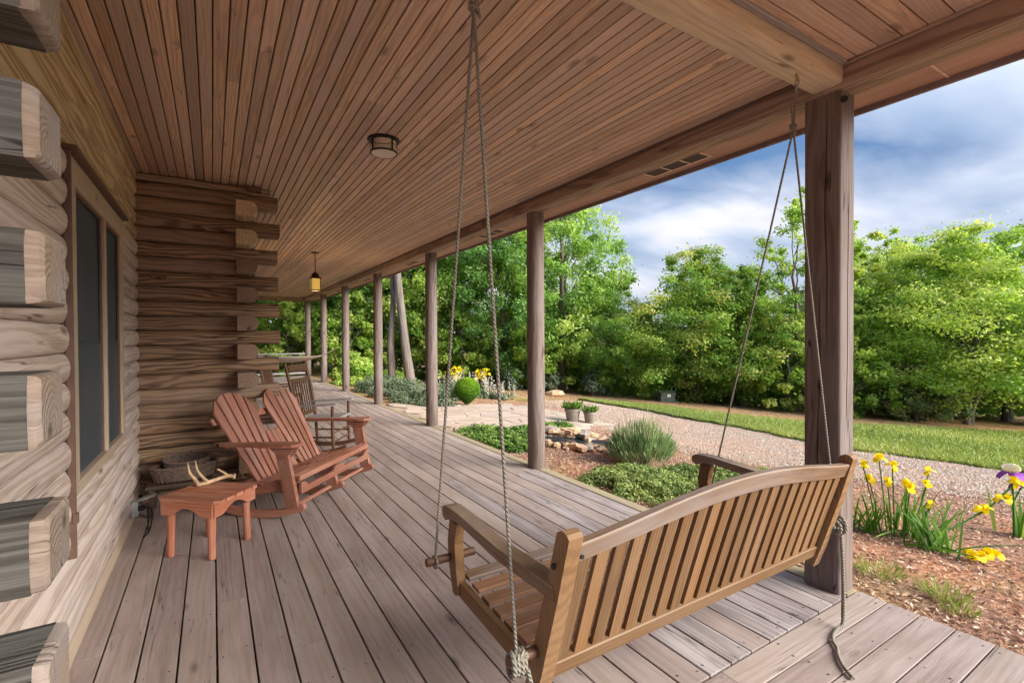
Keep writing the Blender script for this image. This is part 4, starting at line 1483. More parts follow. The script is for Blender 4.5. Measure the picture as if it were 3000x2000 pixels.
def build_antler():
    t = thing('antler', 'pale tan deer antler lying on the red side table', 'antler', (-0.10, 4.08, 0.394))

    def S(pts, rad, name):
        pts = [Vector(p) for p in pts]
        sm = []
        for i in range(len(pts) - 1):
            p0, p1, p2, p3 = pts[max(i - 1, 0)], pts[i], pts[i + 1], pts[min(i + 2, len(pts) - 1)]
            for j in range(4):
                u = j / 4
                sm.append(0.5 * ((2 * p1) + (p2 - p0) * u + (2 * p0 - 5 * p1 + 4 * p2 - p3) * u * u + (3 * p1 - p0 - 3 * p2 + p3) * u ** 3))
        sm.append(pts[-1])
        rr = list(np.interp(np.linspace(0, 1, len(sm)), np.linspace(0, 1, len(rad)), rad))
        MB().tube(sm, rr, 9).build(name, M['antler'], t)
    S([(0.0, 0.0, .016), (.06, .02, .018), (.12, .04, .028), (.185, .05, .036), (.225, .045, .03)], [.013, .015, .014, .014, .016], 'beam')
    S([(0.005, 0.0, .014), (-.015, -.005, .06), (-.045, -.01, .11), (-.055, -.005, .185)], [.014, .012, .009, .002], 'tine')
    S([(.065, .02, .02), (.03, .025, .06), (.0, .03, .11), (-.012, .03, .185)], [.012, .011, .008, .002], 'tine')
    S([(.19, .05, .036), (.16, .06, .065), (.12, .065, .095)], [.011, .009, .006], 'tine')
    MB().tube([(.222, .045, .03), (.236, .044, .028)], [.021, .019], 10).build('burr', M['antler'], t)


build_antler()


# ------------------------------------------------------------------ wicker baskets on a dark stool
def build_basket(loc, label, rx, ry, h, tilt):
    t = thing('wicker_basket', label, 'basket', loc, 0.15, 'wicker baskets in the corner')
    t.rotation_euler = (tilt, 0, 0.15)
    mb = MB()
    rows = 9
    for k in range(rows):
        z = 0.012 + h * k / (rows - 1)
        f = 0.86 + 0.14 * (k / (rows - 1)) ** 0.7
        mb.tube([(rx * f * math.cos(a) * (1 + .012 * (-1) ** (i + k)), ry * f * math.sin(a) * (1 + .012 * (-1) ** (i + k)), z) for i, a in enumerate(np.linspace(0, 2 * PI, 41))], h / rows * 0.58, 6, False)
    mb.build('weave', M['wicker'], t)
    st = MB()
    for a in np.linspace(0, 2 * PI, 29)[:-1]:
        st.tube([(rx * .87 * math.cos(a), ry * .87 * math.sin(a), 0), (rx * 1.012 * math.cos(a), ry * 1.012 * math.sin(a), h + .01)], .006, 6, False)
    st.build('stakes', M['wicker'], t)['kind'] = 'stuff'
    MB().tube([(rx * 1.01 * math.cos(a), ry * 1.01 * math.sin(a), h + .014 + .003 * math.sin(a * 20)) for a in np.linspace(0, 2 * PI, 61)], .012, 8, False).build('rim', M['wicker'], t)
    MB().lathe((0, 0, 0.004), [(0.01, 0), (1.0, 0), (1.0, 0.006), (0.01, 0.006)], 24, False, rx * .86, ry * .86).build('base', M['wicker'], t)


MB0 = thing('low_stool', 'low dark wooden stool under the wicker baskets in the corner', 'stool', (-0.24, 4.99, 0))
MB().box((0, 0, 0.235), (0.46, 0.30, 0.03)).build('seat', M['darkwood'], MB0)
for sx in (-1, 1):
    for sy in (-1, 1):
        MB().bar((sx * .2, sy * .12, 0), (sx * .19, sy * .115, .219), .04, .04, (0, 1, 0)).build('leg', M['darkwood'], MB0)
    MB().bar((sx * .195, -.11, .1), (sx * .195, .11, .1), .025, .035).build('stretcher', M['darkwood'], MB0)
build_basket((-0.215, 5.00, 0.253), 'wide oval wicker basket sitting on the dark stool', 0.235, 0.135, 0.10, 0.0)
build_basket((-0.20, 5.04, 0.315), 'smaller wicker basket nested tilted inside the wide oval one', 0.165, 0.095, 0.10, 0.30)


# ------------------------------------------------------------------ slat-back rocking chairs farther along
def build_chair(label, loc, rz, woven, group):
    t = thing('rocking_chair', label, 'rocking chair', loc, rz, group)
    m = M['chair']
    hw = 0.265
    for s in (-1, 1):
        y = s * hw
        MB().tube([(-0.185, y, 0.075), (-0.21, y, 0.42), (-0.27, y, 0.80), (-0.345, y, 1.10), (-0.352, y, 1.125), (-0.355, y, 1.14)], [.019, .021, .021, .019, .015, .006], 12).build('back_post', m, t)
        MB().tube([(0.245, y, 0.075), (0.235, y, 0.30), (0.235, y, 0.60)], [.018, .021, .017], 12).build('front_leg', m, t)
        MB().plate((0, y - .035, .60), (1, 0, .06), (0, 1, 0), [(-.26, .01), (.20, -.008), (.29, .0), (.31, .035), (.29, .07), (.20, .078), (-.26, .06)], .02, 0).build('arm', M['greywood'] if not woven else m, t)
        pts = [(-0.50 + 0.90 * i / 12, 0.001 + (-0.50 + 0.90 * i / 12 + 0.02) ** 2 / 2.2) for i in range(13)]
        MB().plate((0, y + .014, 0), (1, 0, 0), (0, 0, 1), pts + [(a, b + .05) for a, b in reversed(pts)], .028, 0).build('rocker', m, t)
        MB().tube([(-0.19, y, .22), (.24, y, .22)], .011, 8).build('side_stretcher', m, t)
    MB().plate((-0.20, -.255, .40), (1, 0, .05), (0, 1, 0), [(0, .03), (.45, 0), (.475, .02), (.475, .49), (.45, .51), (0, .48)], .025, 0).build('seat', M['greywood'] if not woven else m, t)
    MB().bar((-0.323, -hw + .02, 1.055), (-0.323, hw - .02, 1.055), .024, .095, (-.25, 0, 1)).build('crest_rail', m, t)
    MB().bar((-0.288, -hw + .02, 0.905), (-0.288, hw - .02, 0.905), .022, .05, (-.25, 0, 1)).build('back_rail', m, t)
    MB().bar((-0.215, -hw + .02, 0.48), (-0.215, hw - .02, 0.48), .022, .045, (-.15, 0, 1)).build('back_rail', m, t)
    for i in range(8):
        y = -0.205 + 0.41 * i / 7
        MB().tube([(-0.217, y, .50), (-0.285, y, .885)], .009, 8).build('spindle', m, t)
    for z in (.16, .27):
        MB().tube([(.24, -hw, z), (.24, hw, z)], .011, 8).build('front_stretcher', m, t)


build_chair('brown slat back rocking chair just behind the red double rocker', (1.19, 6.55, 0), math.atan2(-.55, .83), False, 'brown rocking chairs')
build_chair('brown rocking chair half hidden behind the log corner', (1.05, 9.3, 0), math.atan2(-.35, .93), True, 'brown rocking chairs')


# hammock slung between the house and a far post
def build_hammock():
    t = thing('hammock', 'cream cloth hammock slung across the far end of the porch', 'hammock', (2.0, 15.2, 0.75))
    a, b = Vector((0.62, 15.9, 1.15)) - Vector((2.0, 15.2, .75)), Vector((2.93, 13.48, 1.19)) - Vector((2.0, 15.2, .75))
    vs, fs = [], []
    d = (b - a)
    side = d.cross(Vector((0, 0, 1))).normalized()
    for i in range(15):
        u = 0.16 + 0.68 * i / 14
        c = a.lerp(b, u) - Vector((0, 0, 0.42 * 4 * u * (1 - u)))
        w = 0.06 + 0.30 * math.sin(PI * i / 14) ** 0.6
        for k in range(5):
            q = -1 + k / 2
            vs.append(c + side * (w * q) + Vector((0, 0, 0.16 * q * q * math.sin(PI * i / 14))))
    for i in range(14):
        for k in range(4):
            fs.append((i * 5 + k, i * 5 + k + 1, (i + 1) * 5 + k + 1, (i + 1) * 5 + k))
    mb = MB().add(vs, fs, None, True)
    o = mb.build('bed', M['cloth'], t)
    md = o.modifiers.new('thick', 'SOLIDIFY')
    md.thickness = 0.006
    for e, i0 in ((a, 0), (b, 14)):
        for k in range(5):
            MB().tube([e, vs[i0 * 5 + k]], .006, 6).build('cord', M['cloth'], t)


build_hammock()


# ------------------------------------------------------------------ lamps
def build_flush():
    t = thing('flush_ceiling_light', 'round black framed ceiling light with frosted glass, unlit', 'light', (1.10, 3.58, CEIL))
    MB().lathe((0, 0, -.012), [(.112, 0), (.118, .004), (.118, .012), (.06, .012)], 28).build('canopy', M['black'], t)
    MB().lathe((0, 0, -.095), [(.088, .006), (.09, .08), (.07, .083)], 28).build('shade', M['frost'], t)
    MB().lathe((0, 0, -.106), [(.02, 0), (.088, .002), (.092, .008)], 28).build('diffuser', M['frost'], t)
    mb = MB().tube(ring((0, 0, -.098), .097, 0, (1, 0, 0), (0, 1, 0), 32), .006, 8, False)
    mb.build('lower_ring', M['black'], t)
    for k in range(4):
        a = k * PI / 2 + .35
        MB().bar((.099 * math.cos(a), .099 * math.sin(a), -.10), (.099 * math.cos(a), .099 * math.sin(a), -.008), .012, .005, (math.cos(a), math.sin(a), 0)).build('strut', M['black'], t)
        q = [(.102 * math.cos(a + f), .102 * math.sin(a + f), -.045 - .022 * math.sin(PI * (f / 1.57))) for f in np.linspace(0, 1.57, 9)]
        MB().tube(q, .002, 6).build('wire', M['black'], t)


build_flush()


def build_lantern():
    t = thing('hanging_lantern', 'lit amber glass lantern hanging from the porch ceiling', 'lantern', (1.525, 8.93, CEIL))
    t.scale = (.84, .84, .94)
    MB().lathe((0, 0, -.02), [(.03, 0), (.075, .006), (.078, .018), (.02, .02)], 20).build('canopy', M['bronze'], t)
    MB().tube([(0, 0, -.02), (0, 0, -.36)], .009, 8).build('rod', M['bronze'], t)
    MB().lathe((0, 0, -.50), [(.105, .03), (.095, .045), (.075, .055), (.072, .08), (.06, .105), (.03, .125), (.012, .145)], 20).build('cap', M['bronze'], t)
    MB().box((0, 0, -.475), (.20, .20, .018)).build('top_plate', M['bronze'], t)
    MB().box((0, 0, -.70), (.185, .185, .02)).build('bottom_plate', M['bronze'], t)
    for sx in (-1, 1):
        for sy in (-1, 1):
            MB().bar((sx * .083, sy * .083, -.69), (sx * .083, sy * .083, -.484), .014, .014, (0, 1, 0)).build('cage_bar', M['bronze'], t)
    for k in range(4):
        a = k * PI / 2
        MB().box((.078 * math.cos(a), .078 * math.sin(a), -.587), (.004 if k % 2 == 0 else .15, .15 if k % 2 == 0 else .004, .205), .0005).build('glass_pane', M['amber'], t)
    MB().lathe((0, 0, -.62), [(.005, 0), (.032, .02), (.034, .05), (.01, .08)], 12).build('bulb', M['bulb'], t)
    ld = bpy.data.lights.new('lantern_bulb', 'POINT')
    ld.energy = 3.0
    ld.color = (1, .62, .25)
    ld.shadow_soft_size = .12
    lo = bpy.data.objects.new('lantern_bulb', ld)
    COL.objects.link(lo)
    lo.parent = t
    lo.location = (0, 0, -.80)


build_lantern()


# ------------------------------------------------------------------ outlet and cord at the foot of the wall
def build_outlet():
    t = thing('outdoor_outlet', 'grey weatherproof outlet box low on the log wall with a black plug', 'outlet', (-0.553, 4.78, 0.115))
    MB().box((0.02, 0, 0), (.045, .075, .115), .008).build('box', M['grey_box'], t)
    MB().plate((0.045, -.04, .058), (1, 0, .25), (0, 1, 0), [(0, 0), (.11, .005), (.12, .04), (.11, .075), (0, .08)], .006, 0).build('cover', M['grey_box'], t)
    MB().box((0.062, 0, -.005), (.04, .03, .035), .005).build('plug', M['black'], t)
    c = thing('extension_cord', 'short black cord running from the outlet down to the deck', 'cord', (-0.47, 4.76, 0.1))
    MB().tube([(0, 0.02, .01), (.035, .0, .015), (.055, -.06, -.01), (.06, -.13, -.045), (.055, -.22, -.085), (.05, -.30, -.094), (.03, -.36, -.095)], .005, 8).build('cable', M['black'], c)
    MB().tube([(.02, 0.0, .0), (.03, -.06, -.03), (.035, -.16, -.08), (.05, -.27, -.094)], .004, 8).build('cable', M['black'], c)


build_outlet()
# ------------------------------------------------------------------ garden
GR = np.random.default_rng(5)


def leaf_cloud(rng, centres, radii, n_each, size, flat=0.75, up=0.6, wide=0.55, shell=0.5, lo=0.2, hi=0.75):
    """leaves through a set of clumps: returns P, A, B, tint"""
    Ps, Ns, Ts = [], [], []
    for c, r in zip(centres, radii):
        d = rand_dirs(rng, n_each)
        rad = shell + (1 - shell) * rng.random(n_each) ** 0.6
        p = d * rad[:, None] * r
        p[:, 2] *= flat
        Ps.append(p + np.asarray(c))
        nn = d * 0.7 + rand_dirs(rng, n_each) * 0.7
        nn[:, 2] += up
        Ns.append(nn / np.linalg.norm(nn, axis=1, keepdims=True))
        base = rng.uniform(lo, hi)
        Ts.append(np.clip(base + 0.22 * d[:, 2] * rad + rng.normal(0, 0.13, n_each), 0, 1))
    P, N, t = np.concatenate(Ps), np.concatenate(Ns), np.concatenate(Ts)
    A, B = leaf_axes(rng, N, np.full(len(P), size), wide)
    return P, A, B, t


def dome(rng, n, rx, ry, h, base=0.0):
    """clump centres over a low mound"""
    a = rng.random(n) * 2 * PI
    r = np.sqrt(rng.random(n))
    x, y = rx * r * np.cos(a), ry * r * np.sin(a)
    z = base + h * np.sqrt(np.clip(1 - r ** 2, 0, 1)) * (0.45 + 0.55 * rng.random(n))
    return np.stack([x, y, z], 1)


def plant(name, label, cat, loc, group=None, rz=0.0):
    x, y = loc
    return thing(name, label, cat, (x, y, gz(x, y)), rz, group)


def twigs(t, tips, r=0.006, mat='bark', k=14):
    mb = MB()
    for p in tips[:k]:
        p = Vector(p)
        mb.tube([(p.x * .1, p.y * .1, 0), (p.x * .5, p.y * .5, p.z * .55), tuple(p)], [r * 1.6, r, r * .5], 5)
    mb.build('stems', M[mat], t)


def shrub(name, label, loc, rx, ry, h, n, each, size, mat, cr=0.14, group=None, flat=0.75, cat='shrub', wide=0.55, up=0.6):
    t = plant(name, label, cat, loc, group)
    c = dome(GR, n, rx, ry, h)
    twigs(t, c)
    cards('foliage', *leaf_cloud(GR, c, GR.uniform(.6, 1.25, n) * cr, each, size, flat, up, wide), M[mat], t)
    return t


# clipped yew: a tight ball on a bare stem cone
def build_yew():
    t = plant('clipped_shrub', 'bright green clipped ball shrub beside the flagstone patio', 'shrub', (5.23, 10.55))
    n = 15000
    d = rand_dirs(GR, n)
    r = 0.30 * (0.93 + 0.10 * GR.random(n))
    low = np.clip((-d[:, 2] - 0.25) / 0.75, 0, 1)
    P = d * r[:, None]
    P[:, :2] *= (1 - 0.42 * low)[:, None]
    P[:, 2] = P[:, 2] * (1.0 + 0.1 * low) + 0.39
    N = d * 0.6 + rand_dirs(GR, n) * 0.7
    N /= np.linalg.norm(N, axis=1, keepdims=True)
    A, B = leaf_axes(GR, N, np.full(n, .035), .35)
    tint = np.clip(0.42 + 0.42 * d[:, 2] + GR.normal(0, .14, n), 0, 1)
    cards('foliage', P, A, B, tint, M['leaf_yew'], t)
    tips = [(0.2 * math.cos(a), 0.2 * math.sin(a), 0.3) for a in np.linspace(0, 6, 18)]
    twigs(t, tips, .009, 'bark', 18)
    MB().lathe((0, 0, 0.14), [(.03, 0), (.12, .06), (.22, .16), (.235, .28), (.15, .42)], 14).build('core', M['soil'], t)


build_yew()

# grey-green spreading shrubs along the deck beyond the patio
for i, (x, y, rx, ry, h, lb) in enumerate((
        (4.35, 11.0, .75, .8, .42, 'grey green spreading shrub at the patio corner by the deck'),
        (4.2, 12.4, .8, .8, .46, 'grey green spreading shrub hugging the deck behind the patio corner shrub'),
        (5.35, 12.3, .7, .7, .42, 'grey green spreading shrub behind the clipped ball shrub'),
        (4.1, 13.9, .7, .8, .44, 'grey green spreading shrub nearest the bright lime shrub'))):
    shrub('spreading_shrub', lb, (x, y), rx, ry, h, 90, 120, .045, 'leaf_sage', .16, 'spreading shrubs along the deck')

shrub('lime_shrub', 'bright lime green rounded shrub beside the far deck edge', (3.95, 16.2), .62, .62, .95, 60, 130, .10, 'leaf_lime', .24)
shrub('yellow_shrub', 'low golden yellow shrub at the foot of the two tall trunks', (5.6, 17.4), .75, .5, .5, 40, 90, .08, 'leaf_lime', .2)

# groundcover mats between deck and pond
for (x, y, rx, ry, h, lb) in (
        (3.62, 6.70, .42, .55, .10, 'green groundcover mat at the deck edge nearest the patio'),
        (3.60, 5.85, .38, .50, .12, 'green groundcover mat at the deck edge left of the pond post'),
        (4.35, 6.65, .45, .32, .10, 'green groundcover mat between patio and pond'),
        (5.10, 6.95, .45, .30, .11, 'bright green groundcover mat behind the pond stones')):
    shrub('groundcover', lb, (x, y), rx, ry, h, 60, 90, .038, 'leaf_cover', .085, 'groundcover mats round the pond', .7, 'plant')

# lavender
def build_lavender():
    t = plant('lavender_bush', 'grey green lavender bush with upright wispy stems beside the pond', 'bush', (4.62, 4.36))
    c = dome(GR, 120, .33, .33, .37, .03)
    P, A, B, tt = [], [], [], []
    for k in c:
        n = 95
        out = np.array([k[0], k[1], .28])
        out /= np.linalg.norm(out)
        d = out + np.array([0, 0, .55]) + GR.normal(0, .22, (n, 3))
        d /= np.linalg.norm(d, axis=1, keepdims=True)
        L = GR.uniform(.05, .13, n)
        p = k + GR.normal(0, .035, (n, 3)) + d * L[:, None]
        P.append(p)
        A.append(d * L[:, None] * .55)
        sd = np.cross(d, rand_dirs(GR, n))
        B.append(sd / np.linalg.norm(sd, axis=1, keepdims=True) * .0042)
        tt.append(np.clip(GR.uniform(.3, .65) + GR.normal(0, .14, n), 0, .86))
    P, A, B, tt = map(np.concatenate, (P, A, B, tt))
    cards('foliage', P, A, B, tt, M['leaf_lav'], t)
    sel = P[:, 2] > .30
    idx = GR.choice(np.nonzero(sel)[0], 360)
    d2 = np.array([0, 0, 1.0]) + P[idx] * np.array([.7, .7, 0]) + GR.normal(0, .08, (360, 3))
    L2 = GR.uniform(.04, .10, 360)
    sd = np.cross(d2, rand_dirs(GR, 360))
    cards('flower_stems', P[idx] + d2 * L2[:, None] * 1.6, d2 * L2[:, None], sd / np.linalg.norm(sd, axis=1, keepdims=True) * .003, GR.uniform(.85, 1, 360), M['leaf_lav'], t, 'stuff')
    twigs(t, [(0.28 * math.cos(k), 0.28 * math.sin(k), .2) for k in range(16)], .009, 'bark', 16)


build_lavender()

# low junipers against the deck edge
for (x, y, rx, ry, h, lb) in ((3.72, 3.62, .52, .55, .15, 'low spreading juniper against the deck edge below the lavender'),
                              (4.50, 3.40, .62, .50, .15, 'low spreading juniper between lavender and swing arm'),
                              (3.95, 2.75, .70, .55, .17, 'low spreading juniper hidden partly by the swing back'),
                              (5.15, 3.35, .50, .40, .13, 'small juniper at the outer edge of the bed')):
    shrub('creeping_juniper', lb, (x, y), rx, ry, h, 170, 85, .038, 'leaf_junip', .085, 'creeping junipers by the deck', .6, 'shrub', .30, .3)


# pond: liner, water and a ring of stones
def stone(rnd, sx, sy, sz, mat, parent, loc, name='stone'):
    vs, fs = [], []
    rings, seg = 4, 8
    ph = [rnd.uniform(-.22, .22) for _ in range(40)]
    for i in range(rings):
        a = -0.45 * PI + 0.9 * PI * i / (rings - 1)
        for k in range(seg):
            b = 2 * PI * k / seg
            f = 1 + ph[(i * seg + k) % 40]
            vs.append((sx * f * math.cos(a) * math.cos(b), sy * f * math.cos(a) * math.sin(b), sz * math.sin(a) * (1 + .5 * ph[(k * 3 + i) % 40])))
    for i in range(rings - 1):
        for k in range(seg):
            fs.append((i * seg + k, i * seg + (k + 1) % seg, (i + 1) * seg + (k + 1) % seg, (i + 1) * seg + k))
    fs.append(tuple(range(seg - 1, -1, -1)))
    fs.append(tuple(range((rings - 1) * seg, rings * seg)))
    o = MB().add(vs, fs).build(name, mat, parent, None, loc)
    o.rotation_euler = (rnd.uniform(-.25, .25), rnd.uniform(-.25, .25), rnd.uniform(0, 6.28))
    return o


def build_pond():
    cx, cy = 4.62, 5.62
    t = plant('garden_pond', 'small garden pond ringed with tan fieldstones near the deck', 'pond', (cx, cy))
    t.rotation_euler = (0, 0.085, 0)
    rnd = random.Random(6)
    ca, sa = math.cos(-.95), math.sin(-.95)

    def E(a, f):                      # ellipse point, long axis turned
        x, y = .58 * f * math.cos(a), .36 * f * math.sin(a)
        return x * ca - y * sa, x * sa + y * ca
    n = 24
    ring_ = [E(2 * PI * k / n, 1.0) for k in range(n)]
    MB().add([(x, y, .055) for x, y in ring_] + [(x * .8, y * .8, .01) for x, y in ring_], [(k, (k + 1) % n, n + (k + 1) % n, n + k) for k in range(n)]).build('liner', M['liner'], t)
    MB().add([(x * .96, y * .96, .030) for x, y in ring_], [tuple(range(n))]).build('water', M['water'], t)
    for k in range(38):
        a = 2 * PI * k / 38 + rnd.uniform(-.06, .06)
        f = rnd.uniform(1.08, 1.34)
        x, y = E(a, f)
        s = rnd.uniform(.05, .10)
        stone(rnd, s * rnd.uniform(1, 1.6), s, s * rnd.uniform(.45, .8), M['rock'] if rnd.random() < .75 else M['rock_grey'], t, (x, y, .03 + rnd.uniform(0, .03)))
    for k in range(17):                # a second, higher course at the back and right
        a = rnd.uniform(-.6, 2.6)
        x, y = E(a, rnd.uniform(1.1, 1.5))
        s = rnd.uniform(.08, .15)
        stone(rnd, s * rnd.uniform(1, 1.5), s, s * .5, M['rock'] if rnd.random() < .7 else M['rock_grey'], t, (x, y, .09 + rnd.uniform(0, .05)))
    for k in range(16):
        a = rnd.uniform(2.6, 5.6)
        x, y = E(a, rnd.uniform(1.25, 1.6))
        s = rnd.uniform(.025, .05)
        stone(rnd, s * 1.3, s, s * .7, M['rock'], t, (x, y, .02))


build_pond()


# pots
def pot(loc, r, h, label, plant_h):
    t = plant('flower_pot', label, 'pot', loc, 'clay pots on the patio')
    MB().lathe((0, 0, 0), [(r * .66, 0), (r * .70, .01), (r * .93, h * .80), (r * .97, h * .81), (r * 1.03, h * .83), (r * 1.03, h), (r * .93, h), (r * .90, h * .9)], 24).build('body', M['pot'], t)
    MB().lathe((0, 0, h * .88), [(.01, .01), (r * .91, 0)], 24).build('soil', M['soil'], t)
    n = 700
    a = GR.random(n) * 2 * PI
    rr = r * .85 * np.sqrt(GR.random(n))
    d = np.stack([.5 * np.cos(a) * rr / r, .5 * np.sin(a) * rr / r, np.ones(n)], 1) + GR.normal(0, .25, (n, 3))
    L = plant_h * GR.uniform(.3, .6, n)
    P = np.stack([rr * np.cos(a), rr * np.sin(a), np.full(n, h * .9)], 1) + d * L[:, None]
    cards('foliage', P, d * L[:, None] * .5, np.cross(d, rand_dirs(GR, n)) * .014, GR.uniform(.3, 1, n), M['leaf_cover'], t)


pot((6.3, 7.84), .165, .29, 'larger grey clay pot of herbs at the patio edge', .16)
pot((6.56, 7.60), .135, .26, 'smaller grey clay pot with one green tuft at the patio edge', .13)

# boulder and utility box by the woods
t_ = plant('boulder', 'flat tan boulder on bare ground at the edge of the woods', 'boulder', (10.14, 13.6))
stone(random.Random(2), .42, .3, .14, M['rock'], t_, (0, 0, .08), 'rock_body')
t_ = plant('utility_box', 'low green utility box with a white sticker before the woods', 'utility box', (13.94, 12.0), None, -0.5)
MB().box((0, 0, .19), (.52, .46, .38), .02).build('cabinet', M['ubox'], t_)
MB().box((0, 0, .395), (.56, .50, .03), .01).build('lid', M['ubox'], t_)
MB().box((0.03, -.234, .25), (.12, .004, .10), .0005).build('sticker', M['white'], t_)
MB().box((-.02, -.02, -.06), (.62, .56, .10), .01).build('pad', M['rock_grey'], t_)


# yellow irises
def blade(mb, foot, d, L, w, bend, rnd):
    foot, d = Vector(foot), Vector(d).normalized()
    side = d.cross(Vector((rnd.uniform(-1, 1), rnd.uniform(-1, 1), .2))).normalized()
    pts = []
    n = 5
    for i in range(n + 1):
        u = i / n
        c = foot + d * (L * u) + Vector((d.x, d.y, -.4)) * (bend * u * u)
        ww = w * (1 - u ** 2.2) * (0.75 + .5 * u)
        pts += [c - side * ww, c + side * ww]
    mb.add(pts, [(2 * i, 2 * i + 1, 2 * i + 3, 2 * i + 2) for i in range(n)])


def set_tint(o, rnd, lo=.2, hi=1.0, per=12):
    me = o.data
    at = me.attributes.new('tint', 'FLOAT', 'POINT')
    vals = []
    v = 0
    for i in range(len(me.vertices)):
        if i % per == 0:
            v = rnd.uniform(lo, hi)
        vals.append(v)
    at.data.foreach_set('value', np.array(vals, np.float32))
    return o


def flower(t, c, r, rnd, mats, falls='down'):
    """iris bloom: three falls, three standards, as small curved petals"""
    c = Vector(c)
    for grp, k0, mt in (('falls', 0, mats[0]), ('standards', 1, mats[1])):
        mb = MB()
        for k in range(3):
            a = 2 * PI * (k + .5 * k0) / 3 + rnd.uniform(-.2, .2)
            e = Vector((math.cos(a), math.sin(a), 0))
            s = Vector((-math.sin(a), math.cos(a), 0))
            pts = []
            for i in range(5):
                u = i / 4
                if k0 == 0:
                    p = c + e * (r * (1.1 * u)) + Vector((0, 0, r * (.28 * math.sin(u * PI) - .55 * u * u)))
                else:
                    p = c + e * (r * .45 * math.sin(u * PI * .8)) + Vector((0, 0, r * .95 * u))
                w = r * (.12 + .48 * math.sin(min(1, u * 1.05) * PI * .8))
                pts += [p - s * w, p + s * w]
            mb.add(pts, [(2 * i, 2 * i + 1, 2 * i + 3, 2 * i + 2) for i in range(4)], None, True)
        o = mb.build(grp, M[mt], t)
        set_tint(o, rnd, .2, 1, 10)


def build_iris():
    rnd = random.Random(15)
    t = plant('iris_clump', 'clump of yellow irises with strappy leaves beside the porch post', 'flowers', (4.62, 1.66))
    mb = MB()
    for cx, cy, n, hh in ((-.02, .20, 34, .42), (.18, -.02, 48, .48), (.0, -.22, 40, .46), (-.28, .52, 26, .40)):
        for _ in range(n):
            f = (cx + rnd.gauss(0, .05), cy + rnd.gauss(0, .06), 0)
            d = (rnd.gauss(0, .26), rnd.gauss(0, .26), 1)
            blade(mb, f, d, hh * rnd.uniform(.5, 1.0), rnd.uniform(.007, .012), rnd.uniform(0, .16) ** 1.3, rnd)
    for _ in range(9):                 # collapsed leaves
        blade(mb, (rnd.gauss(0, .1), rnd.gauss(-.1, .15), .02), (rnd.uniform(-1, 1), rnd.uniform(-1, .3), .25), rnd.uniform(.3, .5), .010, .12, rnd)
    set_tint(mb.build('leaves', M['iris_leaf'], t), rnd)
    st = MB()
    heads = []
    rt_ = Vector((.851, -.525, 0))      # along the picture plane
    for dx, z, dd in ((-.36, .32, .35), (-.20, .58, .1), (-.11, .64, .05), (-.15, .46, .1), (-.08, .47, .0), (.02, .57, .08), (.01, .44, -.1), (.08, .45, .0),
                      (.33, .52, .1), (.27, .43, .05), (.22, .30, -.05)):
        p = rt_ * dx + Vector((dd * .5, dd * .85, z))
        heads.append(p)
        st.tube([(p.x * .55, p.y * .55, .0), (p.x * .8, p.y * .8, z * .6), tuple(p - Vector((0, 0, .02)))], .005, 5)
    # one long stem leaning out to the side, one lying on the mulch
    lean_ = [rt_ * .12, rt_ * .45 + Vector((0, 0, .10)), rt_ * .72 + Vector((0, 0, .25)), rt_ * .90 + Vector((0, 0, .42))]
    st.tube(lean_, .007, 6)
    for q, w in ((.64, .24), (.80, .33), (.87, .33), (.92, .47), (.97, .44), (.70, .25)):
        heads.append(rt_ * q + Vector((0, 0, w)))
    st.tube([rt_ * .8 + Vector((0, 0, .3)), rt_ * 1.0 + Vector((0, 0, .41))], .004, 5)
    st.tube([rt_ * .05, Vector((.0, -.30, .05)), Vector((-.02, -.46, .04))], .006, 6)
    for q in ((-.05, -.46, .06), (.04, -.48, .05), (.11, -.50, .06), (.16, -.53, .05), (.02, -.43, .06)):
        heads.append(Vector(q))
    set_tint(st.build('stems', M['iris_leaf'], t), rnd, .1, .5, 5)
    for p in heads:
        b = bpy.data.objects.new('bloom', None)
        b.empty_display_size = .02
        COL.objects.link(b)
        b.parent = t
        b.location = p
        b.rotation_euler = (rnd.uniform(-.5, .5), rnd.uniform(-.5, .5), rnd.uniform(0, 6))
        flower(b, (0, 0, 0), rnd.uniform(.034, .046), rnd, ('yellow', 'yellow'))


build_iris()


def build_purple_iris():
    rnd = random.Random(4)
    t = plant('bearded_iris', 'purple and white bearded iris at the gravel edge', 'flowers', (5.80, 1.26))
    mb = MB()
    for _ in range(16):
        blade(mb, (rnd.gauss(.03, .05), rnd.gauss(-.05, .05), 0), (rnd.gauss(0, .22), rnd.gauss(0, .22), 1), rnd.uniform(.25, .42), .016, rnd.uniform(0, .06), rnd)
    set_tint(mb.build('leaves', M['iris_leaf'], t), rnd)
    st = MB().tube([(0, 0, 0), (-.01, .0, .25), (-.02, .01, .52)], .008, 6)
    st.tube([(-.01, 0, .3), (.05, -.03, .42)], .006, 6)
    set_tint(st.build('stems', M['iris_leaf'], t), rnd, .1, .5, 5)
    for p, r in (((-.02, .01, .54), .085), ((.06, -.03, .44), .07)):
        b = bpy.data.objects.new('bloom', None)
        b.empty_display_size = .02
        COL.objects.link(b)
        b.parent = t
        b.location = p
        flower(b, (0, 0, 0), r, rnd, ('purple', 'whitepetal'))


build_purple_iris()


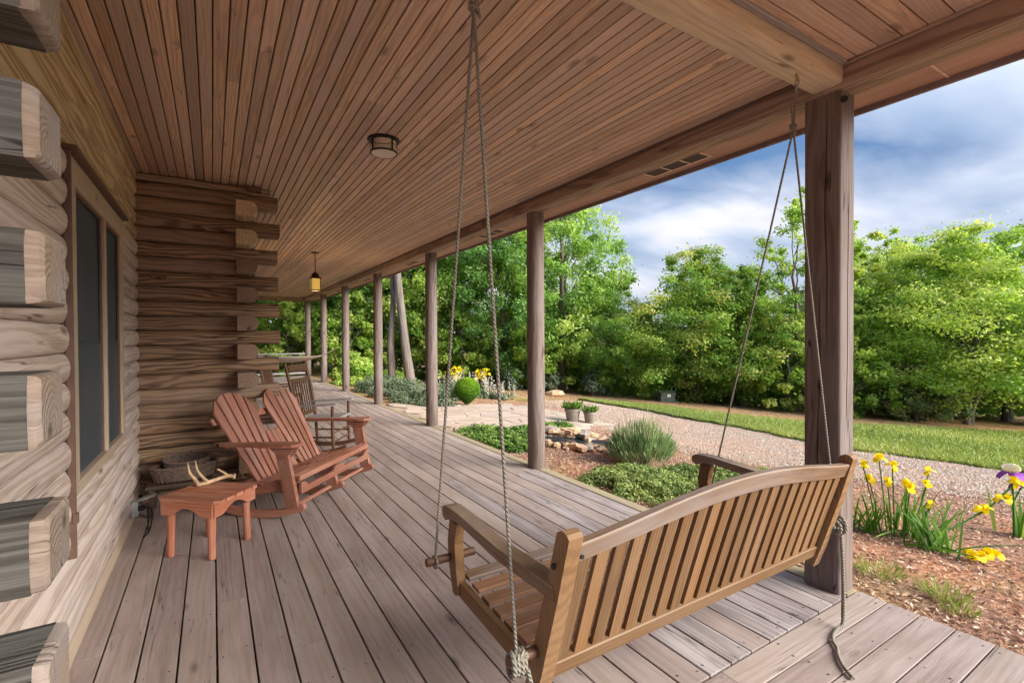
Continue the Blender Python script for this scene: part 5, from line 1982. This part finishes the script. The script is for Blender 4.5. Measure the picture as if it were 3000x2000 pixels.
# grass tufts and weeds in the mulch
def tuft(loc, r, h, n, label):
    t = plant('grass_tuft', label, 'grass tuft', loc, 'grass tufts in the mulch')
    n = int(n * 1.1)
    a = GR.random(n) * 2 * PI
    rr = r * np.sqrt(GR.random(n))
    d = np.stack([np.cos(a) * GR.uniform(.1, 1.1, n), np.sin(a) * GR.uniform(.1, 1.1, n), np.ones(n)], 1)
    L = h * GR.uniform(.4, 1, n) * .5
    P = np.stack([rr * np.cos(a), rr * np.sin(a), np.zeros(n)], 1) + d * L[:, None]
    s = np.cross(d, rand_dirs(GR, n))
    cards('blades', P, d * L[:, None], s / np.linalg.norm(s, axis=1, keepdims=True) * .0025, GR.random(n), M['tuft'], t)


tuft((3.66, 1.42), .12, .09, 160, 'pale green grass tuft closest to the squared post')
tuft((3.66, 1.08), .10, .10, 150, 'bright grass tuft right of the squared post tuft')
tuft((3.52, 0.98), .08, .07, 110, 'small grass tuft next to the deck corner boards')
tuft((5.15, 4.9), .08, .14, 120, 'small bright grass tuft at the pond stones')
tuft((5.75, 5.9), .10, .12, 120, 'small bright grass tuft behind the lavender')
tuft((7.6, 11.6), .25, .14, 220, 'wide grass tuft on bare soil beyond the patio')
tuft((4.95, 0.75), .2, .10, 240, 'sparse grass tuft below the leaning iris stem')


# woolly white flower spikes behind the clipped ball
def spikes(loc, n, h, label, rx=.45):
    t = plant('woolly_perennial', label, 'flowers', loc, 'pale flower spikes behind the ball shrub')
    rnd = random.Random(int(loc[0] * 100))
    P, A, B, tt = [], [], [], []
    c = dome(GR, 22, rx, rx, .18)
    cards('foliage', *leaf_cloud(GR, c, np.full(22, .13), 45, .07, .7), M['leaf_sage'], t)
    for _ in range(n):
        x, y = rnd.gauss(0, rx * .55), rnd.gauss(0, rx * .55)
        L = h * rnd.uniform(.6, 1)
        lx, ly = rnd.gauss(0, .06), rnd.gauss(0, .06)
        for k in range(26):
            u = .25 + .75 * rnd.random()
            P.append((x + lx * u + rnd.gauss(0, .012), y + ly * u + rnd.gauss(0, .012), L * u))
            v = Vector((rnd.gauss(0, 1), rnd.gauss(0, 1), rnd.gauss(0, .6))).normalized() * .022
            A.append(v)
            w = v.orthogonal().normalized() * .014
            B.append(w)
            tt.append(rnd.random() * .85)
    cards('flower_spikes', np.array(P), np.array([tuple(v) for v in A]), np.array([tuple(v) for v in B]), np.array(tt), M['spike'], t, 'stuff')


for x, y, n, h, lb in ((5.9, 12.9, 16, .75, 'clump of pale woolly spikes left behind the ball shrub'),
                       (6.6, 12.6, 22, .8, 'tall clump of pale woolly spikes right behind the ball shrub'),
                       (7.1, 12.2, 18, .65, 'clump of pale woolly spikes nearest the patio'),
                       (6.4, 13.6, 16, .8, 'rear clump of pale woolly spikes before the woods')):
    spikes((x, y), n, h, lb)
# orange and yellow blooms among the spikes
for x, y, lb in ((6.9, 12.9, 'orange yellow flowering perennial among the pale spikes'), (6.2, 13.2, 'small yellow flowering perennial behind the ball shrub')):
    t_ = plant('yellow_perennial', lb, 'flowers', (x, y))
    n = 60
    c = np.stack([GR.normal(0, .12, n), GR.normal(0, .12, n), GR.uniform(.5, .85, n)], 1)
    A, B = leaf_axes(GR, rand_dirs(GR, n), np.full(n, .08), .8)
    cards('petals', c, A, B, GR.random(n), M['yellow'], t_, 'stuff')
    cards('foliage', *leaf_cloud(GR, dome(GR, 14, .18, .18, .45), np.full(14, .12), 40, .06), M['leaf_cover'], t_)
for x, y, lb in ((10.9, 14.9, 'pale young sapling in front of the woods'), (12.2, 14.0, 'second pale young sapling in front of the woods'), (9.6, 15.6, 'pale bush at the wood edge behind the boulder')):
    shrub('sapling', lb, (x, y), .35, .35, .9, 22, 60, .10, 'leaf_sage', .22)
# ------------------------------------------------------------------ trees
TR = np.random.default_rng(42)


def limb(p0, p1, r0, r1, rnd, n=6, wob=.06):
    p0, p1 = Vector(p0), Vector(p1)
    L = (p1 - p0).length
    pts = []
    for i in range(n + 1):
        u = i / n
        q = p0.lerp(p1, u)
        if 0 < i < n:
            q += Vector((rnd.gauss(0, 1), rnd.gauss(0, 1), rnd.gauss(0, .4))) * (wob * L * .35)
        q.z += .06 * min(L, 4) * math.sin(PI * u)
        pts.append(q)
    return pts, [r0 + (r1 - r0) * (i / n) for i in range(n + 1)]


def tree_meshes(seed, H, R, zb, tr, nclump, each, size, mat, barkm='bark', flat=.62, stems=1, airy=.0, lean=(0, 0), red=False, squash=1.0):
    """one tree: a trunk-and-limbs mesh and a crown mesh of leaf faces in uneven clumps"""
    rng = np.random.default_rng(seed)
    rnd = random.Random(seed)
    Hc = H - zb
    cs, rs = [], []
    lob = rng.uniform(0, 6.28, 4)
    tries = 0
    while len(cs) < nclump and tries < nclump * 30:
        tries += 1
        d = rand_dirs(rng, 1)[0]
        a = math.atan2(d[1], d[0])
        bump = 1 + .16 * math.sin(3 * a + lob[0]) + .12 * math.sin(5 * a + lob[1]) * d[2] + .10 * math.sin(7 * d[2] + lob[2])
        f = (0.35 + 0.65 * rng.random() ** .55) * bump
        u = d[2] * f
        wid = math.sqrt(max(.05, 1 - max(0, u) ** 2 * .9)) if u > 0 else 1.0
        p = np.array([d[0] * f * R * wid, d[1] * f * R * wid, zb + Hc * (.47 + .5 * u * squash)])
        if p[2] < zb * .75 or p[2] > H:
            continue
        cs.append(p)
        rs.append(R * rng.uniform(.10, .21) * (1 - .35 * airy))
    cs = np.array(cs)
    rs = np.array(rs)
    # leader sprays that break the outline
    k = max(6, nclump // 7)
    ang = rng.uniform(0, 6.28, k)
    rr = rng.uniform(0, .6, k) * R
    top = np.stack([rr * np.cos(ang), rr * np.sin(ang), zb + Hc * (1.04 - .32 * (rr / R) ** 2 + rng.uniform(-.08, .13, k))], 1)
    cs = np.concatenate([cs, top])
    rs = np.concatenate([rs, R * rng.uniform(.06, .14, k)])
    off = np.array([lean[0], lean[1], 0])
    cs = cs + off * (cs[:, 2:3] / H)
    P, A, B, t = leaf_cloud(rng, cs, rs, each, size, flat, .45, .6, .15, .02, .88)
    P = P + rng.normal(0, .05 * R, P.shape) * (rng.random(len(P)) < .35)[:, None]
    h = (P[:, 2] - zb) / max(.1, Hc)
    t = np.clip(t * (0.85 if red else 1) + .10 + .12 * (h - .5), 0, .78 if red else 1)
    if red:
        sel = rng.random(len(cs)) < .16
        m = np.repeat(sel, each) & (rng.random(len(P)) < .35)
        t[m] = rng.uniform(.78, 1, m.sum())
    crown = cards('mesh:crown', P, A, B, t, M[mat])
    mb = MB()
    foot = [(0, 0)] if stems == 1 else [(rnd.uniform(-.35, .35), rnd.uniform(-.35, .35)) for _ in range(stems)]
    for fx, fy in foot:
        tx, ty = fx * 3 + lean[0] * .8, fy * 3 + lean[1] * .8
        pts, rad = limb((fx, fy, -.15), (tx, ty, zb + Hc * .8), tr, tr * .18, rnd, 9, .012 if barkm == 'bark_pine' else .03)
        rad[0] *= 1.18
        mb.tube(pts, rad, 9)
        for j in rnd.sample(range(len(cs)), min(len(cs), 12 if stems == 1 else 6)):
            c = cs[j]
            u = min(.95, max(.3, (c[2] / (zb + Hc * .8)) * .7))
            i = int(u * 9)
            pp, rd = limb(pts[i], (c[0], c[1], c[2]), rad[i] * .5, .012, rnd, 5, .08)
            mb.tube(pp, rd, 6)
    return mb, crown, barkm


PROTO = {}


def tree_at(kind, label, x, y, s=1.0, rz=0.0, sz=None, group='trees at the edge of the woods'):
    if kind not in PROTO:
        mb, crown, bk = tree_meshes(**SPEC[kind])
        o = mb.build('trunk', M[bk])
        PROTO[kind] = (o.data, crown)
        bpy.data.objects.remove(o)
    tm, cm = PROTO[kind]
    t = thing('tree', label, 'tree', (x, y, gz(x, y)), rz, group)
    t.scale = (s, s, sz or s)
    link('trunk', tm, t)
    link('crown', cm, t)
    return t


SPEC = {
    'tall': dict(seed=1, H=8.6, R=2.7, zb=1.2, tr=.17, nclump=166, each=183, size=0.122, mat='leaf', flat=0.85),
    'oak': dict(seed=2, H=7.6, R=2.6, zb=1.0, tr=.16, nclump=148, each=174, size=0.122, mat='leaf_blue', flat=0.85),
    'maple': dict(seed=3, H=6.2, R=3.0, zb=.15, tr=.11, nclump=260, each=210, size=.105, mat='leaf_red', flat=.62, red=True, squash=1.0),
    'bigmaple': dict(seed=4, H=6.6, R=3.9, zb=.75, tr=.085, nclump=330, each=240, size=.105, mat='leaf_lime', flat=.55, stems=3),
    'airy': dict(seed=5, H=8.4, R=2.1, zb=2.0, tr=.12, nclump=91, each=93, size=0.122, mat='leaf_lime', flat=0.82, airy=.5),
    'slim': dict(seed=6, H=7.8, R=1.7, zb=.9, tr=.11, nclump=122, each=145, size=0.138, mat='leaf_lime', flat=0.85),
    'young': dict(seed=7, H=3.0, R=1.3, zb=.1, tr=.06, nclump=87, each=86, size=0.120, mat='leaf_lime', flat=0.77),
    'dark': dict(seed=8, H=7.0, R=2.5, zb=.4, tr=.15, nclump=157, each=164, size=0.122, mat='leaf', flat=0.85),
    'pine': dict(seed=9, H=15.0, R=3.2, zb=7.0, tr=.13, nclump=122, each=155, size=0.163, mat='leaf_blue', flat=0.62, barkm='bark_pine'),
    'leanpine': dict(seed=10, H=14.0, R=3.0, zb=6.0, tr=.165, nclump=122, each=155, size=0.163, mat='leaf', flat=0.62, barkm='bark_pine', lean=(-1.5, 1.2)),
    'bushpine': dict(seed=11, H=1.7, R=1.25, zb=.05, tr=.05, nclump=105, each=164, size=0.086, mat='leaf_pine', flat=0.72),
}

TREES = [
    # kind, x, y, scale, turn, zscale, label
    ('tall', 12.0, 15.6, 1.0, 0.3, 1.02, 'tall full green tree standing highest right of the second porch post'),
    ('maple', 15.6, 11.9, 1.0, 0.5, .80, 'broad maple with reddish tipped leaves in the middle of the woods edge'),
    ('bigmaple', 22.2, 6.3, 1.12, 1.0, .90, 'wide spreading maple with three trunks at the lawn edge'),
    ('airy', 18.0, 9.5, 1.0, 0.2, .86, 'airy thin crowned tree just left of the squared post'),
    ('slim', 20.0, 8.8, 1.0, 1.2, .80, 'slim lime green tree just right of the squared post'),
    ('young', 18.2, 7.8, 1.0, 0.0, 1.0, 'small lime young tree under the squared post side'),
    ('bushpine', 20.0, 6.7, 1.0, 0.0, 1.0, 'bushy grey green young pine left of the three trunked maple'),
    ('bushpine', 21.4, 7.4, .9, 2.0, .9, 'second bushy young pine behind the first one'),
    ('dark', 13.6, 14.6, .80, 2.0, .62, 'dense dark green tree between the tall tree and the red tipped maple'),
    ('oak', 18.2, 12.6, 1.0, .9, .66, 'cool green tree showing behind the red tipped maple'),
    ('slim', 16.6, 10.6, .72, 4.0, .58, 'shorter lime tree right of the red tipped maple'),
    ('young', 17.0, 9.3, 1.1, 2.0, 1.0, 'low leafy young tree at the foot of the airy tree'),
    ('oak', 10.2, 17.2, 1.05, .1, 1.05, 'cool green tree left of the second porch post'),
    ('dark', 9.0, 19.0, 1.05, 1.1, 1.1, 'dense tree showing between the ropes of the swing'),
    ('tall', 7.6, 21.0, 1.05, 2.2, 1.05, 'full tree showing between third and second porch posts'),
    ('pine', 5.34, 16.61, 1.0, 0.0, 1.0, 'tall straight grey trunked tree by the yellow shrub'),
    ('leanpine', 5.85, 16.07, 1.0, 0.0, 1.0, 'tall tree with a thick leaning grey trunk'),
    ('slim', 6.9, 19.2, .9, 1.0, .9, 'lime tree behind the leaning trunk'),
    ('tall', 5.4, 22.5, 1.05, 3.0, 1.05, 'full green tree beyond the straight trunk'),
    ('slim', 3.6, 23.0, 1.35, .5, 1.05, 'lime green tree beyond the fifth porch post'),
    ('tall', 1.9, 25.5, 1.1, 1.8, 1.0, 'full tree beyond the far end of the porch'),
    ('slim', 0.3, 26.5, 1.5, 2.6, 1.1, 'lime green tree seen past the log corner'),
    ('young', 2.6, 21.6, 1.2, 1.0, 1.1, 'low leafy young tree right beyond the end rail'),
    ('young', 4.6, 19.6, 1.1, 3.0, 1.0, 'low leafy young tree left of the straight trunk'),
    ('young', 8.6, 17.8, 1.2, 2.2, 1.2, 'low leafy young tree at the wood edge left of the boulder'),
    ('young', 10.9, 15.6, 1.1, 4.2, 1.1, 'low leafy young tree under the tall full tree'),
    ('dark', 24.6, 8.6, 1.1, 2.2, .84, 'dense tree rising behind the three trunked maple'),
    ('oak', 27.5, 6.2, 1.15, .4, .88, 'cool green tree at the outermost edge of the woods'),
    ('airy', 22.6, 9.8, .95, 2.9, .84, 'airy tree behind the slim lime tree'),
    ('tall', 27.0, 9.6, 1.0, 3.6, .80, 'tall tree topping the crown of the wide maple'),
    ('airy', 25.4, 9.3, .95, 1.4, .86, 'airy treetop poking above the wide maple'),
    ('slim', 29.5, 8.4, 1.0, 4.4, .92, 'slim lime treetop beside the tallest back tree'),
    ('bigmaple', 28.5, 3.2, 1.0, 2.5, 1.0, 'second wide maple beyond the lawn corner'),
]
for k, x, y, s, rz, sz, lb in TREES:
    tree_at(k, lb, x, y, s, rz, sz)


# the woods behind, one mass
def build_woods():
    pts = np.array([(-14, 38), (-4, 34), (2, 32), (7, 29), (12, 24), (16, 20), (20, 16), (25, 14), (31, 12), (38, 8), (44, -2), (48, -14)], float)
    seg = np.linspace(0, len(pts) - 1, 150)
    X = np.interp(seg, np.arange(len(pts)), pts[:, 0])
    Y = np.interp(seg, np.arange(len(pts)), pts[:, 1])
    n = 820
    i = TR.integers(0, len(X), n)
    x = X[i] + TR.normal(0, 1.2, n)
    y = Y[i] + TR.normal(0, 1.2, n)
    top = 5.6 + 1.3 * np.sin(i * .31) + .9 * np.sin(i * .83 + 1)
    top = np.where(x < 12, top + 2.0, top - 1.8)
    z = ground_z(x, y) + top * TR.random(n) ** .8
    c = np.stack([x, y, z], 1)
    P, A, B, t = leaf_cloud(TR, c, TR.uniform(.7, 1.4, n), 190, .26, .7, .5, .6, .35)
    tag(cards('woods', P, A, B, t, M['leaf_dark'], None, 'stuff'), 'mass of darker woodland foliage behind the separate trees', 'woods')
    # understorey at the wood edge
    ed = np.array([(-2, 30), (2.5, 27), (5.5, 24), (8, 20.2), (10.8, 16.8), (13.2, 14.9), (15.6, 12.9), (18.5, 10.8), (21.5, 9.0), (25, 7.4), (31, 5)], float)
    seg = np.linspace(0, len(ed) - 1, 200)
    X = np.interp(seg, np.arange(len(ed)), ed[:, 0])
    Y = np.interp(seg, np.arange(len(ed)), ed[:, 1])
    n = 420
    i = TR.integers(0, 200, n)
    x, y = X[i] + TR.normal(0, .4, n) + .5, Y[i] + TR.normal(0, .4, n) + .5
    z = ground_z(x, y) + TR.uniform(.05, 1.8, n)
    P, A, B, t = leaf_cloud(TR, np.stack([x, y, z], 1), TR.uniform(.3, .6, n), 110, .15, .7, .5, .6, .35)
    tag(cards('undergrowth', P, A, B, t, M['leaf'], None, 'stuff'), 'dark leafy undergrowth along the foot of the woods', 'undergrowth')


build_woods()
